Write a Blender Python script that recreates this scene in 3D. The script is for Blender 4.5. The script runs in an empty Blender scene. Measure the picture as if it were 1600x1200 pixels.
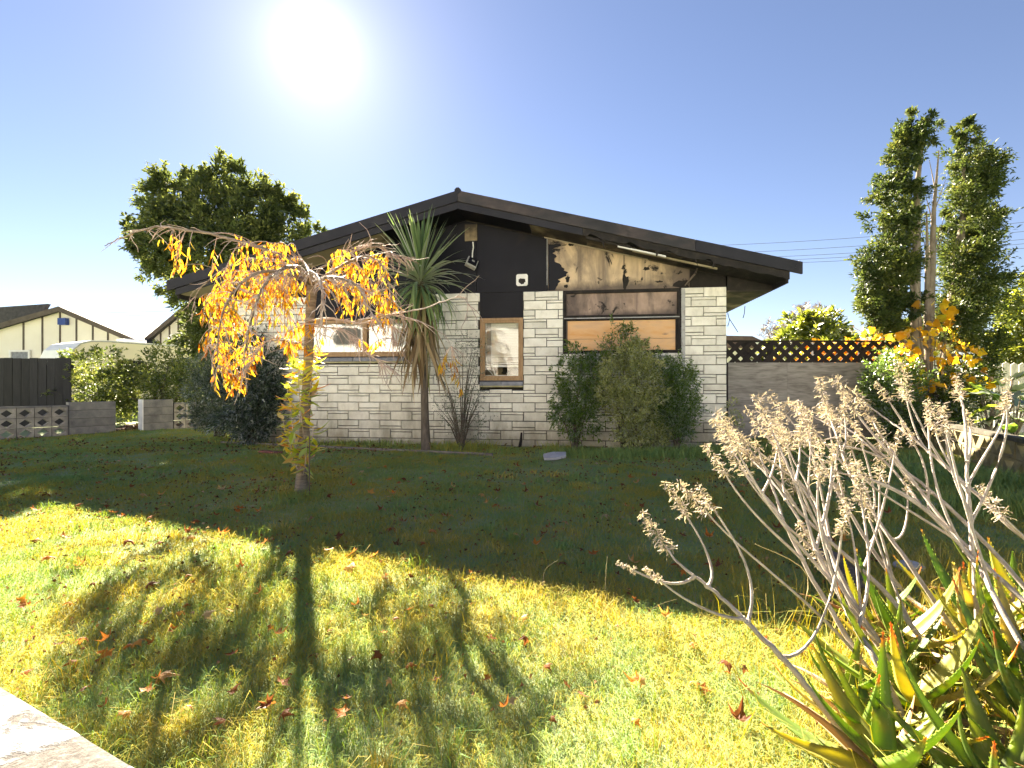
import bpy, math, random
import numpy as np
from mathutils import Vector, Matrix, Euler, Quaternion

S = bpy.context.scene
COL = S.collection
R = math.radians
random.seed(7)
rng = np.random.default_rng(11)

# ------------------------------------------------------------------ camera
FPX, CX, CY, CAMH = 750.0, 800.0, 604.0, 1.04      # lens in pixels of a 1600 px wide frame, horizon row, eye height
cam_d = bpy.data.cameras.new('camera')
cam_d.sensor_width = 36.0
cam_d.lens = FPX / 1600 * 36.0
cam_d.shift_y = 4.0 / 1600
cam_d.clip_start, cam_d.clip_end = 0.05, 3000
cam = bpy.data.objects.new('camera', cam_d)
COL.objects.link(cam)
cam.location = (0, 0, CAMH)
cam.rotation_euler = (R(90), 0, 0)
S.camera = cam

# ------------------------------------------------------------------ light
SUN_DIR = Vector((-0.408, 1.0, 0.705)).normalized()      # towards the sun
SUN_EL = math.asin(SUN_DIR.z)
SUN_AZ = math.atan2(SUN_DIR.x, SUN_DIR.y)
W = bpy.data.worlds.new('World')
S.world = W
W.use_nodes = True
wt = W.node_tree
wt.nodes.clear()
w_out = wt.nodes.new('ShaderNodeOutputWorld')
w_bg = wt.nodes.new('ShaderNodeBackground')
w_sky = wt.nodes.new('ShaderNodeTexSky')
w_sky.sky_type = 'NISHITA'
w_sky.sun_disc = False
w_sky.sun_elevation = SUN_EL
w_sky.sun_rotation = SUN_AZ
w_sky.air_density, w_sky.dust_density, w_sky.ozone_density = 0.9, 0.05, 2.5
w_bg.inputs[1].default_value = 0.05
# the sun's own aureole: a function of the angle to the sun
w_tc = wt.nodes.new('ShaderNodeTexCoord')
w_dot = wt.nodes.new('ShaderNodeVectorMath'); w_dot.operation = 'DOT_PRODUCT'
w_dot.inputs[1].default_value = SUN_DIR
w_nrm = wt.nodes.new('ShaderNodeVectorMath'); w_nrm.operation = 'NORMALIZE'
wt.links.new(w_tc.outputs['Generated'], w_nrm.inputs[0])
wt.links.new(w_nrm.outputs[0], w_dot.inputs[0])
w_max = wt.nodes.new('ShaderNodeMath'); w_max.operation = 'MAXIMUM'; w_max.inputs[1].default_value = 0.0
wt.links.new(w_dot.outputs['Value'], w_max.inputs[0])
w_acc = None
for power, amp in ((1100.0, 1.4), (260.0, 0.62), (62.0, 0.42), (14.0, 0.13)):
    p_ = wt.nodes.new('ShaderNodeMath'); p_.operation = 'POWER'; p_.inputs[1].default_value = power
    m_ = wt.nodes.new('ShaderNodeMath'); m_.operation = 'MULTIPLY'; m_.inputs[1].default_value = amp
    wt.links.new(w_max.outputs[0], p_.inputs[0]); wt.links.new(p_.outputs[0], m_.inputs[0])
    if w_acc is None:
        w_acc = m_
    else:
        a_ = wt.nodes.new('ShaderNodeMath'); a_.operation = 'ADD'
        wt.links.new(w_acc.outputs[0], a_.inputs[0]); wt.links.new(m_.outputs[0], a_.inputs[1]); w_acc = a_
w_glow = wt.nodes.new('ShaderNodeMixRGB'); w_glow.blend_type = 'ADD'; w_glow.inputs[0].default_value = 1.0
w_col = wt.nodes.new('ShaderNodeMixRGB'); w_col.blend_type = 'MULTIPLY'; w_col.inputs[0].default_value = 1.0
w_col.inputs[1].default_value = (1.0, 0.97, 0.92, 1)
wt.links.new(w_acc.outputs[0], w_col.inputs[2])
w_wb = wt.nodes.new('ShaderNodeMixRGB'); w_wb.blend_type = 'MULTIPLY'; w_wb.inputs[0].default_value = 1.0
w_wb.inputs[2].default_value = (0.412, 0.350, 0.345, 1)          # white balance of the sky
wt.links.new(w_sky.outputs[0], w_wb.inputs[1])
wt.links.new(w_wb.outputs[0], w_glow.inputs[1])
wt.links.new(w_col.outputs[0], w_glow.inputs[2])
wt.links.new(w_glow.outputs[0], w_bg.inputs[0])
wt.links.new(w_bg.outputs[0], w_out.inputs[0])

sun_d = bpy.data.lights.new('sun', 'SUN')
sun_d.energy = 5.0
sun_d.angle = R(0.53)
sun_d.color = (1.0, 0.87, 0.67)
sun = bpy.data.objects.new('sun', sun_d)
COL.objects.link(sun)
sun.rotation_euler = (-SUN_DIR).to_track_quat('-Z', 'Y').to_euler()
sun.location = (-8, 20, 14)

S.render.engine = 'CYCLES'
S.view_settings.view_transform = 'Standard'
S.view_settings.look = 'None'
S.view_settings.gamma = 1.0
S.view_settings.use_curve_mapping = False
S.view_settings.exposure = 3.4
S.cycles.max_bounces = 8
S.cycles.diffuse_bounces = 4
S.cycles.transmission_bounces = 6
S.cycles.transparent_max_bounces = 12

# ------------------------------------------------------------------ helpers
def P(px, py, d):
    """the point at distance d ahead of the lens that the photograph shows at px, py"""
    return Vector(((px - CX) / FPX * d, d, CAMH - (py - CY) / FPX * d))

def G(px, py):
    """the point of the ground that the photograph shows at px, py"""
    d = FPX * CAMH / (py - CY)
    return Vector(((px - CX) / FPX * d, d, 0.0))

def tag(o, label=None, cat=None, group=None, kind=None):
    if label: o['label'] = label
    if cat: o['category'] = cat
    if group: o['group'] = group
    if kind: o['kind'] = kind
    return o

def empty(name, loc=(0, 0, 0), rz=0.0, label=None, cat=None, group=None, parent=None):
    o = bpy.data.objects.new(name, None)
    o.empty_display_size = 0.1
    COL.objects.link(o)
    o.location = loc
    o.rotation_euler = (0, 0, rz)
    if parent: o.parent = parent
    return tag(o, label, cat, group)

def link(name, me, parent=None, loc=None, rot=None, scale=None):
    o = bpy.data.objects.new(name, me)
    COL.objects.link(o)
    if parent: o.parent = parent
    if loc is not None: o.location = loc
    if rot is not None:
        o.rotation_euler = rot
    if scale is not None: o.scale = scale
    return o

class MB:
    def __init__(s):
        s.v, s.f, s.t = [], [], []
    def box(s, x0, x1, y0, y1, z0, z1):
        b = len(s.v)
        s.v += [(x0, y0, z0), (x1, y0, z0), (x1, y1, z0), (x0, y1, z0), (x0, y0, z1), (x1, y0, z1), (x1, y1, z1), (x0, y1, z1)]
        s.f += [tuple(b + i for i in q) for q in ((0, 3, 2, 1), (4, 5, 6, 7), (0, 1, 5, 4), (1, 2, 6, 5), (2, 3, 7, 6), (3, 0, 4, 7))]
        return s
    def cbox(s, x0, x1, y0, y1, z0, z1, c=0.006):
        """box whose front (-y) edges are chamfered"""
        b = len(s.v)
        for (y, i) in ((y1, 0), (y0 + c, 0), (y0, c)):
            s.v += [(x0 + i, y, z0 + i), (x1 - i, y, z0 + i), (x1 - i, y, z1 - i), (x0 + i, y, z1 - i)]
        for k in (0, 4):
            for i in range(4):
                j = (i + 1) % 4
                s.f.append((b + k + i, b + k + 4 + i, b + k + 4 + j, b + k + j)[::-1])
        s.f.append((b + 8, b + 9, b + 10, b + 11))
        return s
    def prism(s, poly, a, b_, axis='y'):
        """polygon extruded along axis from a to b_; poly holds the two other coordinates in x,y,z order"""
        n, b = len(poly), len(s.v)
        def mk(p, t):
            return {'y': (p[0], t, p[1]), 'x': (t, p[0], p[1]), 'z': (p[0], p[1], t)}[axis]
        s.v += [mk(p, a) for p in poly] + [mk(p, b_) for p in poly]
        s.f.append(tuple(range(b, b + n)))
        s.f.append(tuple(range(b + 2 * n - 1, b + n - 1, -1)))
        for i in range(n):
            j = (i + 1) % n
            s.f.append((b + i, b + n + i, b + n + j, b + j))
        return s
    def tube(s, pts, rad, n=6, cap=True):
        pts = [Vector(p) for p in pts]
        if not hasattr(rad, '__len__'): rad = [rad] * len(pts)
        b = len(s.v)
        up = Vector((0.31, 0.17, 0.93))
        for i, p in enumerate(pts):
            d = (pts[min(i + 1, len(pts) - 1)] - pts[max(i - 1, 0)])
            if d.length < 1e-9: d = Vector((0, 0, 1))
            d.normalize()
            e = d.cross(up)
            if e.length < 0.15: e = d.cross(Vector((1, 0, 0)))
            e.normalize(); g = d.cross(e)
            for k in range(n):
                a = 2 * math.pi * k / n
                q = p + rad[i] * (math.cos(a) * e + math.sin(a) * g)
                s.v.append(tuple(q))
        for i in range(len(pts) - 1):
            for k in range(n):
                k2 = (k + 1) % n
                s.f.append((b + i * n + k, b + i * n + k2, b + (i + 1) * n + k2, b + (i + 1) * n + k))
        if cap:
            s.f.append(tuple(range(b, b + n)))
            s.f.append(tuple(range(b + len(pts) * n - 1, b + len(pts) * n - n - 1, -1)))
        return s
    def quad(s, a, b_, c, d):
        b = len(s.v)
        s.v += [tuple(a), tuple(b_), tuple(c), tuple(d)]
        s.f.append((b, b + 1, b + 2, b + 3))
        return s
    def sheet(s, fn, nu, nv):
        b = len(s.v)
        for j in range(nv + 1):
            for i in range(nu + 1):
                s.v.append(tuple(fn(i / nu, j / nv)))
        for j in range(nv):
            for i in range(nu):
                a = b + j * (nu + 1) + i
                s.f.append((a, a + 1, a + nu + 2, a + nu + 1))
        return s
    def mesh(s, name, mat, smooth=False):
        me = bpy.data.meshes.new(name)
        me.from_pydata(s.v, [], s.f)
        if mat: me.materials.append(mat)
        if smooth:
            me.polygons.foreach_set('use_smooth', [True] * len(me.polygons))
        me.update()
        return me
    def build(s, name, mat, parent=None, smooth=False, **k):
        return link(name, s.mesh(name, mat, smooth), parent, **k)

def np_mesh(name, verts, faces_tri=None, quads=None, tint=None, mat=None):
    """big meshes straight from numpy arrays; tint is one float per face"""
    me = bpy.data.meshes.new(name)
    nv = len(verts)
    if faces_tri is not None:
        idx, per = faces_tri.reshape(-1), 3
    else:
        idx, per = quads.reshape(-1), 4
    nf = len(idx) // per
    me.vertices.add(nv)
    me.vertices.foreach_set('co', np.ascontiguousarray(verts, dtype=np.float32).reshape(-1))
    me.loops.add(len(idx))
    me.loops.foreach_set('vertex_index', np.ascontiguousarray(idx, dtype=np.int32))
    me.polygons.add(nf)
    me.polygons.foreach_set('loop_start', np.arange(0, nf * per, per, dtype=np.int32))
    try:
        me.polygons.foreach_set('loop_total', np.full(nf, per, dtype=np.int32))
    except Exception:
        pass
    me.update(calc_edges=True)
    if tint is not None:
        at = me.attributes.new('tint', 'FLOAT', 'FACE')
        at.data.foreach_set('value', np.ascontiguousarray(tint, dtype=np.float32))
    if mat: me.materials.append(mat)
    return me

# ------------------------------------------------------------------ materials
def nt_new(name):
    m = bpy.data.materials.new(name)
    m.use_nodes = True
    t = m.node_tree
    t.nodes.clear()
    return m, t, t.nodes.new('ShaderNodeOutputMaterial')

def N(t, kind, **k):
    n = t.nodes.new(kind)
    for a, v in k.items(): setattr(n, a, v)
    return n

def ramp(t, stops, fac=None, interp='LINEAR'):
    n = t.nodes.new('ShaderNodeValToRGB')
    n.color_ramp.interpolation = interp
    e = n.color_ramp.elements
    while len(e) < len(stops): e.new(0.5)
    for i, (p, c) in enumerate(stops):
        e[i].position = p
        e[i].color = (c[0], c[1], c[2], 1)
    if fac is not None: t.links.new(fac, n.inputs[0])
    return n

def coords(t, scale=(1, 1, 1), world=False, rand=False):
    mp = N(t, 'ShaderNodeMapping')
    mp.inputs['Scale'].default_value = scale
    if world:
        g = N(t, 'ShaderNodeNewGeometry'); t.links.new(g.outputs['Position'], mp.inputs[0])
    else:
        g = N(t, 'ShaderNodeTexCoord'); t.links.new(g.outputs['Object'], mp.inputs[0])
    if rand:
        oi = N(t, 'ShaderNodeObjectInfo')
        vm = N(t, 'ShaderNodeVectorMath', operation='SCALE')
        cb = N(t, 'ShaderNodeCombineXYZ')
        for i in range(3): t.links.new(oi.outputs['Random'], cb.inputs[i])
        t.links.new(cb.outputs[0], vm.inputs[0]); vm.inputs[3].default_value = 37.0
        t.links.new(vm.outputs[0], mp.inputs['Location'])
    return mp.outputs[0]

def noise(t, vec, scale, detail=5, rough=0.55, distort=0.0):
    n = N(t, 'ShaderNodeTexNoise')
    n.inputs['Scale'].default_value = scale
    n.inputs['Detail'].default_value = detail
    n.inputs['Roughness'].default_value = rough
    n.inputs['Distortion'].default_value = distort
    t.links.new(vec, n.inputs['Vector'])
    return n.outputs[0]

def surf(name, stops, scale=4, detail=6, rough=0.8, bump=0.3, bscale=40, bdist=0.01, stretch=(1, 1, 1), world=False,
         rand=0.0, spots=None, metallic=0.0, spec=0.4, distort=0.0, bdetail=6):
    """principled surface: noise through a colour ramp, fine relief, optional second layer of spots, optional value shift per object"""
    m, t, out = nt_new(name)
    b = N(t, 'ShaderNodeBsdfPrincipled')
    v = coords(t, stretch, world, rand > 0)
    col = ramp(t, stops, noise(t, v, scale, detail, 0.6, distort)).outputs[0]
    if spots:
        sc, lo, hi, c2 = spots
        f = ramp(t, [(lo, (0, 0, 0)), (hi, (1, 1, 1))], noise(t, v, sc, 8, 0.62)).outputs[0]
        mx = N(t, 'ShaderNodeMixRGB'); mx.inputs[2].default_value = (*c2, 1)
        t.links.new(f, mx.inputs[0]); t.links.new(col, mx.inputs[1]); col = mx.outputs[0]
    if rand:
        oi = N(t, 'ShaderNodeObjectInfo')
        mr = N(t, 'ShaderNodeMapRange'); mr.inputs[3].default_value = 1 - rand; mr.inputs[4].default_value = 1 + rand
        t.links.new(oi.outputs['Random'], mr.inputs[0])
        hs = N(t, 'ShaderNodeHueSaturation')
        t.links.new(mr.outputs[0], hs.inputs['Value']); t.links.new(col, hs.inputs['Color']); col = hs.outputs[0]
    t.links.new(col, b.inputs['Base Color'])
    b.inputs['Roughness'].default_value = rough
    b.inputs['Metallic'].default_value = metallic
    b.inputs['Specular IOR Level'].default_value = spec
    if bump:
        bm = N(t, 'ShaderNodeBump'); bm.inputs['Strength'].default_value = bump; bm.inputs['Distance'].default_value = bdist
        t.links.new(noise(t, v, bscale, bdetail, 0.65), bm.inputs['Height']); t.links.new(bm.outputs[0], b.inputs['Normal'])
    t.links.new(b.outputs[0], out.inputs[0])
    return m

def leafmat(name, stops, trans=0.45, tcol=1.6, gloss=0.08, by='tint', rough=0.55, mottled=None, tblue=0.6, tgreen=1.0):
    """leaf: colour from the leaf's own random value, light through the blade, a little gloss"""
    m, t, out = nt_new(name)
    if by == 'tint':
        a = N(t, 'ShaderNodeAttribute', attribute_name='tint'); fac = a.outputs['Fac']
    else:
        a = N(t, 'ShaderNodeObjectInfo'); fac = a.outputs['Random']
    col = ramp(t, stops, fac).outputs[0]
    if mottled:
        v = coords(t, (1, 1, 1), False, by != 'tint')
        f = ramp(t, [(0.45, (0, 0, 0)), (0.7, (1, 1, 1))], noise(t, v, mottled[0], 5)).outputs[0]
        mx = N(t, 'ShaderNodeMixRGB'); mx.inputs[2].default_value = (*mottled[1], 1)
        t.links.new(f, mx.inputs[0]); t.links.new(col, mx.inputs[1]); col = mx.outputs[0]
    d = N(t, 'ShaderNodeBsdfDiffuse'); tr = N(t, 'ShaderNodeBsdfTranslucent'); g = N(t, 'ShaderNodeBsdfGlossy')
    g.inputs['Roughness'].default_value = rough
    g.inputs['Color'].default_value = (1, 1, 1, 1)
    t.links.new(col, d.inputs[0])
    br = N(t, 'ShaderNodeMixRGB', blend_type='MULTIPLY'); br.inputs[0].default_value = 1.0
    br.inputs[2].default_value = (tcol * 1.05, tcol * tgreen, tcol * tblue, 1)
    t.links.new(col, br.inputs[1]); t.links.new(br.outputs[0], tr.inputs[0])
    m1 = N(t, 'ShaderNodeMixShader'); m1.inputs[0].default_value = trans
    t.links.new(d.outputs[0], m1.inputs[1]); t.links.new(tr.outputs[0], m1.inputs[2])
    m2 = N(t, 'ShaderNodeMixShader')
    fr = N(t, 'ShaderNodeFresnel'); fr.inputs[0].default_value = 1.4
    mu = N(t, 'ShaderNodeMath', operation='MULTIPLY'); mu.inputs[1].default_value = gloss * 4
    t.links.new(fr.outputs[0], mu.inputs[0])
    mi = N(t, 'ShaderNodeMath', operation='MINIMUM'); mi.inputs[1].default_value = 0.5
    t.links.new(mu.outputs[0], mi.inputs[0])
    t.links.new(mi.outputs[0], m2.inputs[0])
    t.links.new(m1.outputs[0], m2.inputs[1]); t.links.new(g.outputs[0], m2.inputs[2])
    t.links.new(m2.outputs[0], out.inputs[0])
    return m
# ------------------------------------------------------------------ the ground and the lot
M_soil = surf('lawn_soil', [(0.3, (0.17, 0.23, 0.10)), (0.55, (0.25, 0.30, 0.14)), (0.75, (0.32, 0.30, 0.18))], 3.0, 9, 0.95, 0.8, 60, 0.02)
M_litter = surf('litter_soil', [(0.3, (0.03, 0.02, 0.013)), (0.5, (0.08, 0.045, 0.025)), (0.7, (0.17, 0.085, 0.04))], 9.0, 9, 0.95, 0.9, 50, 0.03)
M_pave = surf('footpath_concrete', [(0.3, (0.30, 0.29, 0.26)), (0.7, (0.42, 0.40, 0.36))], 2.0, 8, 0.9, 0.3, 120, 0.004)
M_road = surf('road_asphalt', [(0.3, (0.05, 0.05, 0.05)), (0.7, (0.085, 0.08, 0.075))], 3.0, 8, 0.9, 0.4, 200, 0.004)

LOT = Vector((0.9029, -0.4298, 0))                    # along the front boundary wall
LOTN = Vector((0.4298, 0.9029, 0))                    # into the section
FW0 = Vector((-0.702, 0.658, 0))                      # a point of the front wall's inner edge
gm = MB()
gm.quad((-700, -700, 0), (700, -700, 0), (700, 900, 0), (-700, 900, 0))
ground = tag(gm.build('ground', M_soil), kind='structure')
def strip(name, mat, d0, d1, z):
    mb = MB()
    a = FW0 - LOT * 60 + LOTN * d0; b = FW0 + LOT * 60 + LOTN * d0
    c = FW0 + LOT * 60 + LOTN * d1; e = FW0 - LOT * 60 + LOTN * d1
    mb.prism([(p.x, p.y) for p in (a, b, c, e)], -0.2, z, 'z')
    return tag(mb.build(name, mat), kind='structure')
strip('footpath', M_pave, -2.6, -0.22, 0.006)
strip('kerb', M_pave, -2.75, -2.6, 0.008)
strip('road', M_road, -10.5, -2.75, 0.004)

# ------------------------------------------------------------------ the burnt house
TH = R(7.1)
HO = Vector((0, 8.33, 0))
HU = Vector((math.cos(TH), -math.sin(TH), 0)); HV = Vector((math.sin(TH), math.cos(TH), 0))
def F(px, py, off=0.0):
    """u, z on the facade plane (or off metres in front of it)"""
    k = (px - CX) / FPX
    d = (HO.y * math.cos(TH) - off) / (math.cos(TH) + k * math.sin(TH))
    u = k * d * math.cos(TH) - (d - HO.y) * math.sin(TH)
    return u, CAMH - (py - CY) / FPX * d

M_brick = surf('split_brick', [(0.25, (0.61, 0.575, 0.50)), (0.5, (0.78, 0.75, 0.67)), (0.75, (0.86, 0.84, 0.77))], 5, 7, 0.85, 0.5, 22, 0.012, rand=0.11,
               spots=(11, 0.64, 0.84, (0.42, 0.37, 0.30)), bdetail=4)
def weather_brick(m):
    t = m.node_tree; b = next(n for n in t.nodes if n.type == 'BSDF_PRINCIPLED')
    src = b.inputs['Base Color'].links[0].from_socket
    g = N(t, 'ShaderNodeNewGeometry'); s = N(t, 'ShaderNodeSeparateXYZ'); t.links.new(g.outputs['Position'], s.inputs[0])
    n1 = noise(t, coords(t, (1.6, 1.6, .6), True), 1.6, 8, .65)
    mr = N(t, 'ShaderNodeMapRange'); mr.inputs[1].default_value = .75; mr.inputs[2].default_value = .0; t.links.new(s.outputs['Z'], mr.inputs[0])
    mu = N(t, 'ShaderNodeMath', operation='MULTIPLY_ADD'); mu.inputs[1].default_value = .42; t.links.new(mr.outputs[0], mu.inputs[0]); t.links.new(n1, mu.inputs[2])
    f = ramp(t, [(.54, (0, 0, 0)), (.90, (.8, .8, .8))], mu.outputs[0])
    mx = N(t, 'ShaderNodeMixRGB'); mx.inputs[2].default_value = (.20, .175, .125, 1)
    t.links.new(f.outputs[0], mx.inputs[0]); t.links.new(src, mx.inputs[1]); t.links.new(mx.outputs[0], b.inputs['Base Color'])
weather_brick(M_brick)
M_mortar = surf('dark_mortar', [(0.3, (0.035, 0.03, 0.027)), (0.7, (0.07, 0.062, 0.055))], 10, 4, 0.95, 0.4, 60)
M_black = surf('black_painted_board', [(0.3, (0.004, 0.0042, 0.008)), (0.7, (0.009, 0.009, 0.015))], 1.6, 7, 0.5, 0.15, 30, 0.004, spots=(2.4, 0.60, 0.85, (0.025, 0.017, 0.015)), stretch=(1, 1, 1), spec=0.18)
M_barge = surf('soot_black_barge', [(0.3, (0.009, 0.009, 0.013)), (0.55, (0.016, 0.0155, 0.021)), (0.8, (0.034, 0.032, 0.037))], 2.2, 8, 0.5, 0.3, 50, 0.004, rand=0.1, spec=.25)
M_barge_burnt = surf('scorched_barge', [(0.25, (0.013, 0.012, 0.014)), (0.45, (0.026, 0.025, 0.028)), (0.6, (0.055, 0.042, 0.041)), (0.8, (0.11, 0.104, 0.105))], 1.8, 9, 0.7, 0.5, 50, 0.006, stretch=(1, 1, 2.2), spots=(7, 0.55, 0.72, (0.02, 0.018, 0.018)))
M_soffit = surf('weathered_soffit', [(0.3, (0.30, 0.25, 0.17)), (0.7, (0.48, 0.41, 0.30))], 1.6, 8, 0.85, 0.2, 30, spots=(2.6, 0.55, 0.75, (0.05, 0.04, 0.032)))
M_soffit_burnt = surf('burnt_soffit', [(0.35, (0.015, 0.013, 0.012)), (0.5, (0.05, 0.04, 0.03)), (0.62, (0.22, 0.17, 0.10)), (0.8, (0.42, 0.36, 0.26))], 1.7, 9, 0.85, 0.4, 30, rand=0.2)
M_char = surf('charred_wood', [(0.3, (0.008, 0.007, 0.007)), (0.6, (0.022, 0.018, 0.016)), (0.8, (0.07, 0.055, 0.045))], 7, 9, 0.85, 0.9, 40, 0.012)
M_roof = surf('grey_roof', [(0.3, (0.03, 0.03, 0.033)), (0.7, (0.06, 0.057, 0.06))], 3, 6, 0.6, 0.3, 40)
M_frame = surf('varnished_window_wood', [(0.3, (0.27, 0.155, 0.07)), (0.7, (0.42, 0.27, 0.14))], 4, 7, 0.55, 0.25, 60, stretch=(8, 8, 1.5), spots=(5, 0.6, 0.8, (0.15, 0.085, 0.045)))
M_slate = surf('blue_grey_sill_tile', [(0.3, (0.13, 0.14, 0.17)), (0.7, (0.27, 0.28, 0.32))], 9, 7, 0.6, 0.4, 50, rand=0.12, spots=(10, 0.62, 0.75, (0.42, 0.42, 0.42)))
M_mossy = surf('mossy_render', [(0.3, (0.30, 0.27, 0.13)), (0.7, (0.50, 0.46, 0.30))], 7, 7, 0.9, 0.3, 50)
M_white = surf('white_paint', [(0.3, (0.70, 0.69, 0.66)), (0.7, (0.82, 0.81, 0.79))], 4, 6, 0.6, 0.1, 60)
M_blind = surf('cream_blind', [(0.3, (0.70, 0.68, 0.63)), (0.7, (0.80, 0.79, 0.76))], 3, 6, 0.6, 0.1, 60)
M_dark = surf('dark_room', [(0.3, (0.012, 0.011, 0.010)), (0.7, (0.03, 0.027, 0.025))], 3, 4, 0.9, 0)
M_inside = surf('grubby_room_wall', [(0.3, (0.13, 0.10, 0.06)), (0.7, (0.26, 0.21, 0.13))], 3, 4, 0.9, 0)
M_metal = surf('dull_metal', [(0.3, (0.30, 0.30, 0.30)), (0.7, (0.45, 0.45, 0.44))], 8, 6, 0.5, 0.2, 60, spots=(6, 0.55, 0.75, (0.12, 0.08, 0.05)))

def burnt_ply(name, base, dark, soot=0.5, xa=1.7, xb=2.95, za=3.12, zb=2.62):
    m, t, out = nt_new(name)
    b = N(t, 'ShaderNodeBsdfPrincipled'); b.inputs['Roughness'].default_value = 0.85
    v = coords(t)
    c = ramp(t, [(0.3, base), (0.52, tuple(x * 1.18 for x in base)), (0.7, tuple(x * .72 for x in base))], noise(t, v, 2.2, 9, 0.6, 0.4))
    # soft smoke bands
    f1 = ramp(t, [(0.42, (0, 0, 0)), (0.72, (1, 1, 1))], noise(t, coords(t, (2.0, 1, 0.55)), 1.5, 7, 0.6, 0.8))
    m1 = N(t, 'ShaderNodeMixRGB'); m1.inputs[2].default_value = (*dark, 1)
    sc = N(t, 'ShaderNodeMath', operation='MULTIPLY'); sc.inputs[1].default_value = soot
    t.links.new(f1.outputs[0], sc.inputs[0]); t.links.new(sc.outputs[0], m1.inputs[0]); t.links.new(c.outputs[0], m1.inputs[1])
    tcx = N(t, 'ShaderNodeTexCoord'); sx = N(t, 'ShaderNodeSeparateXYZ'); t.links.new(tcx.outputs['Object'], sx.inputs[0])
    big = noise(t, coords(t, (1.2, 1, .7)), 1.9, 6, 0.6, 0.5)
    def lin(out_, a, b_):
        mr = N(t, 'ShaderNodeMapRange'); mr.inputs[1].default_value = a; mr.inputs[2].default_value = b_
        t.links.new(out_, mr.inputs[0]); return mr.outputs[0]
    gx, gz = lin(sx.outputs['X'], xa, xb), lin(sx.outputs['Z'], za, zb)
    sm = N(t, 'ShaderNodeMath', operation='MAXIMUM'); t.links.new(gx, sm.inputs[0]); t.links.new(gz, sm.inputs[1])
    ad2 = N(t, 'ShaderNodeMath', operation='ADD'); t.links.new(sm.outputs[0], ad2.inputs[0]); t.links.new(big, ad2.inputs[1])
    fz = ramp(t, [(0.78, (0, 0, 0)), (1.0, (0.85, 0.85, 0.85))], None)
    hv = N(t, 'ShaderNodeMath', operation='MULTIPLY'); hv.inputs[1].default_value = 0.74; t.links.new(ad2.outputs[0], hv.inputs[0]); t.links.new(hv.outputs[0], fz.inputs[0])
    wv = N(t, 'ShaderNodeTexNoise'); wv.inputs['Scale'].default_value = 1.0; wv.inputs['Detail'].default_value = 3
    t.links.new(coords(t, (5.5, 1, .35)), wv.inputs['Vector'])
    fs = ramp(t, [(0.56, (0, 0, 0)), (0.70, (0.7, 0.7, 0.7))], wv.outputs[0])
    mxs = N(t, 'ShaderNodeMath', operation='MAXIMUM'); t.links.new(fz.outputs[0], mxs.inputs[0]); t.links.new(fs.outputs[0], mxs.inputs[1])
    m1b = N(t, 'ShaderNodeMixRGB'); m1b.inputs[2].default_value = (0.075, 0.058, 0.055, 1)
    t.links.new(mxs.outputs[0], m1b.inputs[0]); t.links.new(m1.outputs[0], m1b.inputs[1]); m1 = m1b
    # charred flakes with hard edges
    f2 = ramp(t, [(0.575, (0, 0, 0)), (0.62, (1, 1, 1))], noise(t, v, 3.6, 12, 0.68, 0.6))
    m2 = N(t, 'ShaderNodeMixRGB'); m2.inputs[2].default_value = (0.012, 0.010, 0.010, 1)
    t.links.new(f2.outputs[0], m2.inputs[0]); t.links.new(m1.outputs[0], m2.inputs[1])
    t.links.new(m2.outputs[0], b.inputs['Base Color'])
    bm = N(t, 'ShaderNodeBump'); bm.inputs['Strength'].default_value = 0.5; bm.inputs['Distance'].default_value = 0.01
    t.links.new(noise(t, v, 14, 9, 0.65), bm.inputs['Height']); t.links.new(bm.outputs[0], b.inputs['Normal'])
    t.links.new(b.outputs[0], out.inputs[0])
    return m
M_ply_tan = burnt_ply('scorched_tan_board', (0.53, 0.40, 0.26), (0.12, 0.10, 0.095), 1.0)
M_ply_grey = burnt_ply('sooty_grey_board', (0.36, 0.26, 0.205), (0.06, 0.052, 0.05), 0.95, 2.6, 0.6, 2.55, 2.2)
M_ply_orange = surf('orange_ply_board', [(0.3, (0.66, 0.32, 0.10)), (0.5, (0.70, 0.43, 0.22)), (0.72, (0.50, 0.32, 0.23))], 1.3, 8, 0.7, 0.2, 40, stretch=(1, 1, 3), spots=(3.2, 0.6, 0.74, (0.32, 0.21, 0.15)), distort=0.6)

def glass(name, tint=(1, 1, 1), refl=0.35):
    m, t, out = nt_new(name)
    tr = N(t, 'ShaderNodeBsdfTransparent'); tr.inputs[0].default_value = (*tint, 1)
    gl = N(t, 'ShaderNodeBsdfGlossy'); gl.inputs['Roughness'].default_value = 0.03
    gl.inputs[0].default_value = (0.95, 0.95, 1, 1)
    mx = N(t, 'ShaderNodeMixShader'); mx.inputs[0].default_value = refl
    bm = N(t, 'ShaderNodeBump'); bm.inputs['Strength'].default_value = 0.08; bm.inputs['Distance'].default_value = 0.02
    t.links.new(noise(t, coords(t), 2.2, 2), bm.inputs['Height']); t.links.new(bm.outputs[0], gl.inputs['Normal'])
    t.links.new(tr.outputs[0], mx.inputs[1]); t.links.new(gl.outputs[0], mx.inputs[2]); t.links.new(mx.outputs[0], out.inputs[0])
    return m
M_glass = glass('window_glass', (0.95, 0.96, 0.95), 0.11)
M_glass_dirty = glass('greasy_glass', (0.93, 0.93, 0.90), 0.05)

house = empty('burnt_house', HO, -TH, 'single storey cream block house with fire blackened gable and boarded window', 'house')

UL, UR, ZB = -5.17, 3.55, 2.68
UA = (UL + UR) / 2
def zr(u): return 4.215 - 0.2534 * abs(u - UA)
OV = 0.60
BACK = 10.5

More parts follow.
